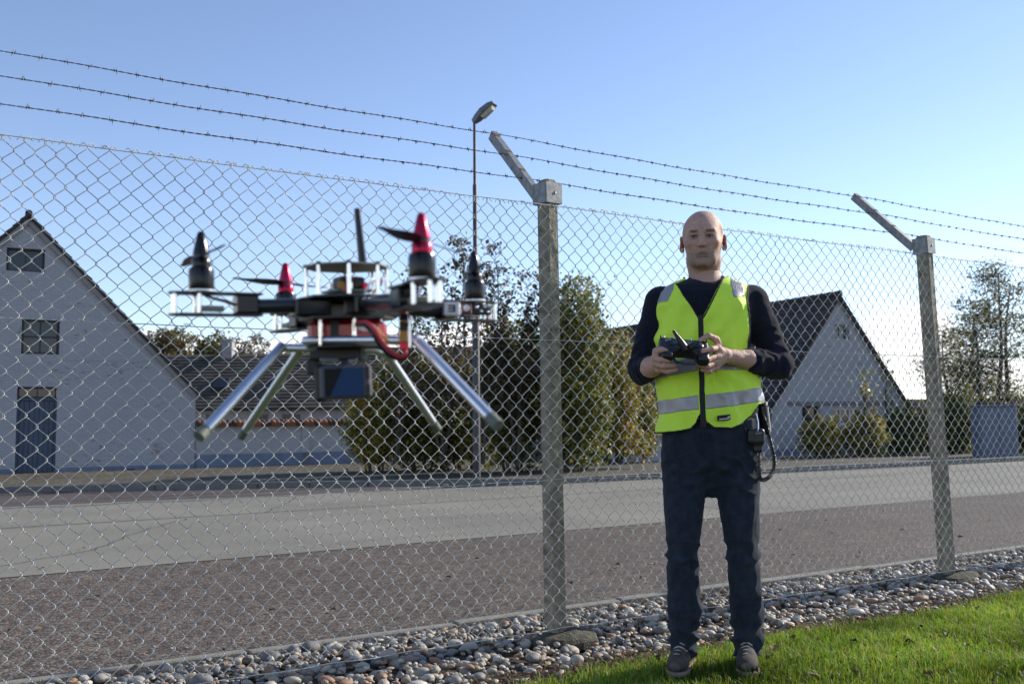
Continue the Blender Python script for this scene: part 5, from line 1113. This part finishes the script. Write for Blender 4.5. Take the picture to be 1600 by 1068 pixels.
# ---- shoes
M_shoe = mat('brown_grey_suede', (.040, .033, .030), .9, c2=(.075, .058, .046), var=.2, vscale=25, bump=.4, bscale=200)
M_tan = mat('tan_toe_cap', (.11, .085, .07), .8, var=.15); M_sole = mat('tan_sole', (.24, .18, .13), .8); M_lace = mat('grey_lace', (.38, .36, .34), .8)
for an, toe in ((anL, mp(1044, 1050, -.20)), (anR, mp(1164, 1054, -.20))):
    d = np.array([toe[0]-an[0], toe[1]-an[1], 0]); d /= np.linalg.norm(d); heel = np.array([an[0], an[1], -.012])-d*.05; yaw_ = math.atan2(d[1], d[0])
    f = Field((-.09, -.065, .0), (.27, .065, .14), .0035)
    f.D = f.cap((0, 0, .050), (.02, 0, .09), .036, .034); f.add(f.cap((-.0, 0, .04), (.13, 0, .038), .035, .034), .02); f.add(f.ell((.160, .004, .032), (.060, .041, .033)), .02); f.add(f.cap((.02, 0, .085), (.12, 0, .05), .030, .030), .02); f.D = np.maximum(f.D, .012-f.Z)
    V, Q = f.mesh(); c_, s_ = math.cos(yaw_), math.sin(yaw_)
    def put(V): return np.stack([V[:, 0]*c_-V[:, 1]*s_+heel[0], V[:, 0]*s_+V[:, 1]*c_+heel[1], V[:, 2]+.005], 1)
    cen = V[Q].mean(1); mi = (cen[:, 0] > .212).astype(int)
    sh = link('shoe', npmesh('shoe', put(V), Q, [M_shoe, M_tan], True, midx=mi), MAN)
    f2 = Field((-.09, -.065, -.01), (.27, .065, .03), .0035); f2.D = f2.cap((0, 0, .01), (.12, 0, .01), .037, .038); f2.add(f2.ell((.160, .004, .01), (.064, .045, .05)), .02); f2.D = np.maximum(f2.D, np.maximum(f2.Z-.013, -f2.Z-.004)); V, Q = f2.mesh(); link('sole', npmesh('sole', put(V), Q, [M_sole], True), sh)
    for i in range(5):
        u = .075+i*.020; zz = .097-i*.0095; P_ = np.array([(u, -.021, zz-.003), (u+.004, -.010, zz+.006), (u+.005, 0, zz+.009), (u+.004, .010, zz+.006), (u, .021, zz-.003)]); MB().tube([tuple(p) for p in put(P_)], .0034, 5).build('lace', M_lace, sh)
# ================================================================ things he carries
M_blk = mat('black_plastic', (.014, .014, .017), .38, bump=.15, bscale=250); M_blk2 = mat('dark_blue_plastic', (.018, .024, .05), .32); M_chr = mat('chrome', (.6, .6, .62), .2, 1.)
cc = np.array(mp(1069, 549, -.262))+M0
RC = empty('remote_control', tuple(cc), 0, 'black drone remote control held in both hands before the vest', 'remote control')
T = Matrix.Rotation(R(6), 3, 'Y') @ Matrix.Rotation(R(38), 3, 'X')
f = Field((-.11, -.075, -.05), (.11, .075, .05), .0026)
def rbox(f, c, b, r_): q = [np.abs(f.X-c[0])-b[0]+r_, np.abs(f.Y-c[1])-b[1]+r_, np.abs(f.Z-c[2])-b[2]+r_]; return np.sqrt(np.maximum(q[0], 0)**2+np.maximum(q[1], 0)**2+np.maximum(q[2], 0)**2)+np.minimum(np.maximum(q[0], np.maximum(q[1], q[2])), 0)-r_
f.D = rbox(f, (0, .018, 0), (.092, .042, .021), .012); f.add(rbox(f, (-.066, -.012, -.004), (.024, .045, .020), .014), .012); f.add(rbox(f, (.066, -.012, -.004), (.024, .045, .020), .014), .012); f.sub(f.ell((0, -.05, 0), (.045, .035, .05)), .008)
V, Q = f.mesh(); Tn = np.array(T); link('shell', npmesh('shell', V@Tn.T, Q, [M_blk], True), RC)
tv = lambda p: tuple(T @ Vector(p))
MB().tube([tv((-.045, -.035, -.006)), tv((-.035, -.062, -.008)), tv((0, -.070, -.008)), tv((.035, -.062, -.008)), tv((.045, -.035, -.006))], .0055, 8).build('handle', M_blk2, RC)
MB().box(tv((0, .030, .0225)), (.070, .030, .004), T, bev=.001).build('display', mat('lcd', (.10, .13, .08), .2), RC)
for x in (-.052, .052):
    g_ = MB().lathe([(.0001, 0), (.018, 0), (.018, .004), (.012, .009), (.0001, .010)], 16, tv((x, .018, .020)), T).build('gimbal', M_blk2, RC)
    MB().tube([tv((x, .018, .024)), tv((x, .016, .040)), tv((x, .015, .047))], [.0022, .0022, .0042], 8).build('stick', M_chr, g_)
for x in (-.085, -.070, -.030, .030, .070, .085): MB().tube([tv((x, .055, .010)), tv((x*1.02, .063, .022))], [.0035, .0022], 6).build('switch', M_chr if abs(x) < .08 else M_blk, RC)
b0 = mp(1071, 546, -.30)+M0-cc; b1 = mp(1062, 531, -.305)+M0-cc; b2 = mp(1052, 516, -.30)+M0-cc
MB().tube([tuple(b0), tuple(b0*.5+b1*.5), tuple(b1), tuple(b2)], [.0165, .0145, .011, .0055], 10).build('antenna', M_blk, RC)
b0 = mp(1081, 541, -.305)+M0-cc; MB().tube([tuple(b0+np.array([-.010, 0, -.006])), tuple(b0+np.array([.010, 0, .006]))], .013, 10).build('antenna_joint', M_blk, RC)
# ---- two-way radio with speaker microphone
rc = np.array(mp(1193, 655, -.01))+M0; RD = empty('two_way_radio', tuple(rc), 0, 'black two-way radio with coiled cord clipped at the man\'s hip', 'radio')
lo_ = lambda px, py, dy: tuple(np.array(mp(px, py, dy))+M0-rc)
c0 = lo_(1193, 655, -.01); MB().box(c0, (.034, .055, .118), Matrix.Rotation(R(-5), 3, 'Y'), bev=.007).build('radio_body', M_blk, RD)
MB().tube([lo_(1191, 632, -.01), lo_(1189, 610, -.01), lo_(1188, 592, -.01)], [.0075, .006, .005], 8).build('antenna', M_blk, RD)
MB().lathe([(.0001, 0), (.006, 0), (.006, .012), (.0001, .012)], 10, lo_(1197, 632, -.02)).build('knob', M_chr, RD)
MB().box(lo_(1199.5, 655, .0), (.004, .05, .1), Matrix.Rotation(R(-5), 3, 'Y'), bev=.0015).build('belt_clip', M_chr, RD)
f = Field((-.06, -.05, -.07), (.06, .05, .07), .003); f.D = rbox(f, (0, 0, .012), (.034, .018, .030), .014); f.add(rbox(f, (.006, .0, -.026), (.018, .013, .026), .010), .012)
V, Q = f.mesh(); mc = np.array(lo_(1181, 686, -.115)); link('speaker_microphone', npmesh('speaker_microphone', V+mc, Q, [M_blk], True), RD)
MB().tube([lo_(1181, 646, -.10), lo_(1184, 660, -.12), lo_(1184, 674, -.13)], .004, 6).tube([lo_(1180, 678, -.138), lo_(1190, 676, -.130)], .0045, 6).build('microphone_clip', M_chr, RD)
ctrl = [(1190, 643, -.045), (1197, 664, -.05), (1202, 684, -.05), (1207, 704, -.05), (1210, 722, -.05), (1207, 738, -.05), (1199, 747, -.055), (1190, 749, -.065), (1186, 741, -.08), (1185.5, 722, -.095), (1185.5, 704, -.105)]
cp = [Vector(lo_(*c)) for c in ctrl]
def cr(P_, u):
    i = min(int(u), len(P_)-2); t = u-i; p0, p1, p2, p3 = P_[max(i-1, 0)], P_[i], P_[i+1], P_[min(i+2, len(P_)-1)]
    return .5*((2*p1)+(p2-p0)*t+(2*p0-5*p1+4*p2-p3)*t*t+(3*p1-p0-3*p2+p3)*t**3)
path = [cr(cp, u) for u in np.linspace(0, len(cp)-1.001, 1400)]; hl = []; L = 0; u_ = Vector((0, 1, 0))
for i, p in enumerate(path):
    if i: L += (p-path[i-1]).length
    tg = (path[min(i+1, len(path)-1)]-path[max(i-1, 0)]).normalized(); u_ = (u_-tg*u_.dot(tg)).normalized(); w_ = tg.cross(u_); a = L*2*math.pi/.0062; rr_ = .0068*min(1, L/.03); hl.append(p+(u_*math.cos(a)+w_*math.sin(a))*rr_)
MB().tube(hl, .0019, 5).build('coiled_cord', M_blk, RD)
# ================================================================ DRONE
mA, mBm, mC, mD = [np.array(at(*p)) for p in ((315, 455, 1.2), (742, 470, 1.44), (660, 437, 1.07), (447, 487, 1.48))]
dc = (mA+mBm+mC+mD)/4; e1 = mBm-mA; e1 /= np.linalg.norm(e1); e2 = mD-mC; e2 -= e1*(e2@e1); e2 /= np.linalg.norm(e2); e3 = np.cross(e1, e2)
DM = Matrix(((e1[0], e2[0], e3[0], dc[0]), (e1[1], e2[1], e3[1], dc[1]), (e1[2], e2[2], e3[2], dc[2]), (0, 0, 0, 1)))
DR = empty('drone', (0, 0, 0), 0, 'four-armed camera drone hovering in front of the fence at left', 'drone'); DR.matrix_world = DM
DI = np.array(DM.inverted())
def dp(px, py, Y): P = at(px, py, Y); return DI[:3, :3]@P+DI[:3, 3]
def vz(z): return np.array([0, 0, z])
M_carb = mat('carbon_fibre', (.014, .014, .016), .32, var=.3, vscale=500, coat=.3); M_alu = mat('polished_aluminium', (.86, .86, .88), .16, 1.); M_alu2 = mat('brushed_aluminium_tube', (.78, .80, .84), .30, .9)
M_rb = mat('anodised_red', (.45, .01, .05), .25, .6); M_bk = mat('anodised_black', (.012, .012, .014), .22, .3); M_plate = mat('black_plate', (.016, .015, .015), .45); M_plate2 = mat('grey_green_plate', (.26, .25, .19), .5)
M_batt = mat('red_battery_wrap', (.40, .012, .025), .32, coat=.4); M_redw = mat('red_silicone_wire', (.50, .03, .04), .4); M_org = mat('orange_tape', (.50, .24, .04), .5); M_wh = mat('white_sticker', (.75, .73, .76), .5); M_pcb = mat('green_circuit_board', (.03, .09, .06), .4); M_cam = mat('grey_plastic', (.085, .08, .095), .45); M_scr = mat('blue_screen', (.018, .055, .14), .5, spec=.2); M_scr2 = mat('reflection_and_mark_dark', (.010, .010, .010), .5, spec=.2)  # the last black serves the painted screen reflection and the sleeve mark
mpos = [DI[:3, :3]@p+DI[:3, 3] for p in (mA, mBm, mC, mD)]
ZT = -.019        # arm tube centre below the motor base
prng = random.Random(3)
pmesh = None
for i, p in enumerate(mpos):
    d = np.array([p[0], p[1], 0]); L = np.linalg.norm(d); d /= L; s_ = np.array([-d[1], d[0], 0]); Mx = Matrix((tuple(d), tuple(s_), (0, 0, 1))).transposed(); zb = p[2]
    c_ = lambda a, b, z: tuple(d*a+s_*b+vz(z))
    arm = MB().tube([c_(.03, 0, ZT*.6), c_(L-.045, 0, zb+ZT)], .0098, 14).build('arm', M_carb, DR)
    zt0 = zb-.0025; zb0 = zb-.030
    def plate(z, w0, w1): return MB().prism([(L-.075, -w0), (L-.03, -w0), (L-.012, -w1), (L+.024, -w1), (L+.040, -w0*.6), (L+.040, w0*.6), (L+.024, w1), (L-.012, w1), (L-.03, w0), (L-.075, w0)], -.0013, .0013)
    for z in (zt0, zb0):
        q = plate(z, .013, .0175); q.v = [tuple(Mx @ Vector(v)+Vector((0, 0, z))) for v in q.v]; q.build('motor_plate', M_plate, DR)
    MB().box(c_(L-.056, 0, zb+ZT+.003), (.028, .026, .024), Mx, bev=.002).build('clamp', M_bk, DR)
    for a, b in ((L+.034, .006), (L+.034, -.006), (L+.006, .014), (L+.006, -.014)): MB().tube([c_(a, b, zb0+.0015), c_(a, b, zt0-.0015)], .0026, 10).build('standoff', M_alu, DR)
    MB().box(c_(L-.012, 0, zb0+.008), (.03, .014, .007), Mx, bev=.001).build('speed_controller', M_plate2, DR)
    for q_ in (-.005, 0, .005): MB().tube([c_(L-.045, q_, zb0+.012), c_(L-.030, q_*1.5, zb0+.018), c_(L-.012, q_, zb0+.022), c_(L-.004, q_*.8, zt0-.002)], .0012, 5).build('motor_lead', M_plate if q_ else M_redw, DR)
    MB().lathe([(.0164, -.0005), (.0164, .0014), (.0001, .0014)], 20, c_(L, 0, zb+.0002)).build('base_ring', M_alu2, DR)
    mc_ = M_rb if i >= 2 else M_bk
    mt = MB().lathe([(.010, -.001), (.0150, .001), (.0158, .004), (.0158, .026), (.0146, .0295), (.0118, .031), (.0001, .031)], 24, c_(L, 0, zb)).build('motor', M_bk, DR)
    MB().lathe([(.0118, .031), (.0120, .033), (.0120, .041), (.0108, .0425), (.0001, .0425)], 20, c_(L, 0, zb)).build('collar', mc_, mt)
    MB().lathe([(.0105, .047), (.0102, .050), (.0075, .062), (.0048, .074), (.0030, .0765), (.0001, .0775)], 20, c_(L, 0, zb)).build('spinner', mc_, mt)
    pm = MB(); pa = [R(-58), R(-80), R(71), R(58)][i] - math.atan2(e1[1], e1[0])
    pm.lathe([(.0095, .0425), (.0095, .047)], 16, (0, 0, 0))
    for sgn in (0, math.pi):
        V = []; nsec = 9
        for k in range(nsec):
            u = k/(nsec-1); r_ = .007+.098*u; ch = .0040+.0055*math.sin(math.pi*min(1, u*1.15+.08))**.8 if u < .97 else .004; tw_ = R(26-17*u); 
            for x_, t_ in ((-ch, 0), (0, .0012), (ch, 0), (0, -.0006)):
                X_ = r_; Y_ = x_*math.cos(tw_); Z_ = .0447+x_*math.sin(tw_)+t_; a = pa+sgn; V.append((X_*math.cos(a)-Y_*math.sin(a), X_*math.sin(a)+Y_*math.cos(a), Z_))
        pm.add(V, [(k*4+j, k*4+(j+1) % 4, k*4+4+(j+1) % 4, k*4+4+j) for k in range(nsec-1) for j in range(4)]+[(3, 2, 1, 0), ((nsec-1)*4, (nsec-1)*4+1, (nsec-1)*4+2, (nsec-1)*4+3)], True)
    pm.v = [(x+d[0]*L, y+d[1]*L, z+zb) for x, y, z in pm.v]; pm.build('propeller', mat('dark_propeller', (.02, .022, .03), .4), mt)
# centre plates, octagonal
def octa(r1, r2, a0=R(22.5)): return [((r1 if k % 2 else r2)*math.cos(a0+k*math.pi/4), (r1 if k % 2 else r2)*math.sin(a0+k*math.pi/4)) for k in range(8)]
for z in (-.002, -.030): MB().prism(octa(.066, .066), z-.0015, z+.0015).build('centre_plate', M_plate, DR)
ang0 = math.atan2(mpos[2][1], mpos[2][0])
for k in range(4):
    p = mpos[k]; a = math.atan2(p[1], p[0]); MB().box((.052*math.cos(a), .052*math.sin(a), -.016), (.05, .03, .024), Matrix.Rotation(a, 3, 'Z'), bev=.003).build('arm_clamp', M_bk, DR)
MB().prism(octa(.060, .060), .0405, .0425).build('top_plate', M_plate2, DR)
for k in range(8):
    a = R(22.5)+k*math.pi/4; x, y = .055*math.cos(a), .055*math.sin(a); MB().tube([(x, y, 0), (x, y, .0405)], .0028, 10).build('standoff', M_alu, DR); MB().lathe([(.0001, .0425), (.0036, .0425), (.0036, .0445), (.0001, .0455)], 8, (x, y, 0)).build('screw', M_bk, DR)
MB().box((0, 0, .008), (.052, .052, .003)).build('circuit_board', M_pcb, DR); MB().box((.004, .002, .020), (.036, .03, .016), None, bev=.002).build('flight_controller', M_plate, DR)
for x, y, m_, w_ in ((-.018, -.02, M_org, .008), (.016, -.022, M_rb, .007), (.024, -.014, M_wh, .006), (-.006, -.024, M_alu, .005), (.03, .004, M_wh, .006), (-.028, -.006, M_alu, .006)): MB().box((x, y, .014), (w_, w_, .010), None, bev=.001).build('connector', m_, DR)
for k, (x, y, c2) in enumerate(((-.02, -.03, M_redw), (.01, -.034, M_wh), (.03, -.02, M_redw))): MB().tube([(x, y, .005), (x+.008, y-.004, .02), (x+.018, y+.006, .026), (x+.022, y+.02, .018)], .0013, 5).build('lead', c2, DR)
a0 = dp(567, 414, 1.27); a1 = dp(558, 326, 1.27); MB().tube([tuple(a0), tuple(a0*.6+a1*.4), tuple(a1)], [.0058, .0052, .0042], 10).build('antenna', M_bk, DR)
# lower deck, battery
for k in range(6):
    a = R(15)+k*math.pi/3; x, y = .047*math.cos(a), .047*math.sin(a); MB().tube([(x, y, -.0315), (x, y, -.0665)], .0026, 8).build('standoff', M_alu, DR)
bw = Matrix.Rotation(-math.atan2(e1[1], e1[0]), 3, 'Z')
bt = MB().box((0, 0, -.049), (.105, .042, .034), bw, bev=.007).build('battery', M_batt, DR)
bq = [bw @ Vector((-.014+.028*0, -.0215, -.049)), ]
MB().ell(tuple(Vector((0, 0, -.049))+bw @ Vector((.030, -.0205, .006))), (.014, .0016, .006), bw, 14, 6).build('battery_label', M_wh, bt)
MB().box(tuple(Vector((0, 0, -.049))+bw @ Vector((-.014, 0, 0))), (.012, .0435, .0355), bw, bev=.001).build('strap', M_plate, bt)
MB().prism(octa(.056, .056), -.0695, -.0675).build('lower_plate', M_plate, DR)
# landing gear
def bar(name, pts, r_=.0062): MB().tube([tuple(dp(*p)) for p in pts], r_, 14).build(name, M_alu2, DR)
bar('crossbar', [(476, 532, 1.285), (530, 531, 1.26), (600, 531, 1.24), (656, 532, 1.215)]); bar('crossbar', [(436, 543, 1.285), (520, 545, 1.30), (585, 546, 1.32), (607, 555, 1.335)], .0058)
bar('landing_leg', [(441, 540, 1.28), (316, 677, 1.16)], .0068); bar('landing_leg', [(480, 530, 1.29), (380, 677, 1.42)], .0060); bar('landing_leg', [(650, 530, 1.22), (772, 658, 1.12)], .0070); bar('landing_leg', [(603, 550, 1.33), (681, 666, 1.46)], .0058)
for p0, p1, r_ in (((322, 670, 1.166), (311, 682, 1.155), .0076), ((384, 671, 1.414), (377, 682, 1.424), .0068), ((765, 651, 1.126), (779, 665, 1.114), .0078), ((677, 660, 1.452), (684, 670, 1.464), .0066)): MB().tube([tuple(dp(*p0)), tuple(dp(*p1))], r_, 12).build('leg_cap', mat('grey_rubber_cap', (.14, .15, .12), .6), DR)
# camera gimbal and camera
def oq(name, m_, px0, py0, px1, py1, Y, depth, parent, skew=0, rot=0, bev=.002):
    A0, B0, C0 = dp(px0, py1, Y), dp(px1, py1, Y), dp(px0, py0, Y); c0 = (dp((px0+px1)/2, (py0+py1)/2, Y)); x_ = Vector(B0-A0); z_ = Vector(C0-A0); w_, h_ = x_.length, z_.length; x_.normalize(); z_ = (z_-x_*z_.dot(x_)).normalized(); y_ = z_.cross(x_)
    M = Matrix((x_, y_, z_)).transposed() @ Matrix.Rotation(skew, 3, 'Z') @ Matrix.Rotation(rot, 3, 'Y'); c = Vector(c0)+(M @ Vector((0, depth/2, 0))); return MB().box(tuple(c), (w_, depth, h_), M, bev=bev).build(name, m_, parent), M, Vector(c0), w_, h_
oq('gimbal_bracket', M_plate, 482, 538, 566, 562, 1.29, .05, DR); oq('gimbal_arm', M_plate, 478, 560, 496, 585, 1.30, .04, DR); oq('gimbal_arm', M_plate, 533, 560, 546, 572, 1.29, .02, DR); MB().tube([tuple(dp(500, 562, 1.27)), tuple(dp(528, 562, 1.27))], .0022, 8).build('gimbal_rod', M_alu2, DR)
MB().tube([tuple(dp(545, 564, 1.27)), tuple(dp(558, 560, 1.27))], .0030, 8).build('thumbscrew', M_alu, DR)
cm, CMx, c0, w_, h_ = oq('camera', M_cam, 499, 569, 581, 623, 1.255, .030, DR, R(9), R(-3), .004)
def onface(x0, z0, x1, z1, y, name, m_): c = c0+CMx @ Vector(((x0+x1)/2*w_, y, (z0+z1)/2*h_)); MB().box(tuple(c), ((x1-x0)*w_, .0012, (z1-z0)*h_), CMx, bev=.0003).build(name, m_, cm)
onface(-.40, -.40, .34, .40, -.0009, 'screen', M_scr)
tri = [(-.39, .39), (-.05, .39), (-.30, -.39), (-.39, -.39)]; n4 = MB(); v = [c0+CMx @ Vector((x*w_, yy, z*h_)) for yy in (-.0022, -.0016) for x, z in tri]; n4.add(v, [(3, 2, 1, 0), (4, 5, 6, 7), (0, 1, 5, 4), (1, 2, 6, 5), (2, 3, 7, 6), (3, 0, 4, 7)]).build('screen_reflection', M_scr2, cm)  # dark part of the screen's reflection, laid on as a flat piece
onface(.38, .05, .46, .40, -.0012, 'button_panel', M_plate); onface(.38, -.40, .46, -.1, -.0012, 'button_panel', M_plate)
oq('camera_body', M_plate, 491, 568, 512, 627, 1.262, .036, DR, R(9), R(-3), .004)
# cables
def cab(name, m_, pts, r_): MB().tube([tuple(cr([Vector(dp(*p)) for p in pts], u)) for u in np.linspace(0, len(pts)-1.001, 40)], r_, 8).build(name, m_, DR)
cab('power_cable', M_redw, [(557, 504, 1.22), (572, 503, 1.19), (585, 515, 1.18), (598, 535, 1.18), (612, 550, 1.18), (626, 557, 1.18), (634, 552, 1.18), (631, 540, 1.18)], .0027)
cab('power_cable', M_bk, [(557, 508, 1.22), (570, 508, 1.20), (582, 521, 1.19), (595, 541, 1.19), (610, 556, 1.19), (627, 561, 1.19), (638, 553, 1.19), (636, 541, 1.18)], .0026)
cab('power_cable', M_redw, [(575, 478, 1.24), (600, 472, 1.20), (617, 472, 1.19), (626, 479, 1.18), (628, 492, 1.18)], .0030)
cab('power_cable', M_redw, [(600, 478, 1.23), (622, 474, 1.20), (633, 482, 1.185), (634, 492, 1.18)], .0026)
cab('balance_lead', M_org, [(588, 512, 1.19), (597, 524, 1.19), (606, 532, 1.19)], .0022)
for y0, y1, m_ in ((489, 500, M_bk), (500.3, 503, M_org), (503.3, 516, M_bk), (516.3, 534, M_org), (534.3, 546, M_rb)): oq('power_connector', m_, 624.5, y0, 638, y1, 1.175, .012, DR, R(10), 0, .0008)
oq('tape_glint', M_alu, 638.5, 492, 641.5, 543, 1.178, .010, DR, 0, 0, .0005)  # bright strip shaped as the highlight on the tape
# marked white sleeve with the mark, and light board near the right arm's end
sv_, SM, s0, sw, sh_ = oq('marker_sleeve', M_wh, 694, 471.5, 718, 492, 1.365, .026, DR, R(0), R(1), .001)
def mark_(x0, z0, x1, z1, nm='mark'): c = s0+SM @ Vector(((x0+x1)/2*sw, -.0006, (z0+z1)/2*sh_)); MB().box(tuple(c), ((x1-x0)*sw, .0009, (z1-z0)*sh_), SM).build(nm, M_scr2, sv_)
mark_(.12, -.27, .22, .27); mark_(-.24, .17, .12, .27); mark_(-.24, -.05, .12, .05); mark_(-.24, -.27, .12, -.17)
oq('light_board', mat('dark_red_board', (.12, .012, .015), .4), 721, 474, 737, 491, 1.385, .004, DR); 
q, QM, q0, qw, qh = oq('light_board', M_plate, 737.5, 475, 768, 492, 1.40, .004, DR)
MB().lathe([(.0001, 0), (.0048, 0), (.0048, .002), (.0001, .0035)], 16, tuple(dp(729, 481, 1.378)), QM @ Matrix.Rotation(R(90), 3, 'X')).build('lamp', M_wh, DR)
for px, py, w2 in ((745, 480, .004), (752, 486, .003), (758, 479, .0035), (763, 487, .003), (763, 477, .003)): MB().ell(tuple(dp(px, py, 1.392)), (w2*.8, w2*.8, w2*.8), None, 8, 6).build('solder_joint', M_alu, q)
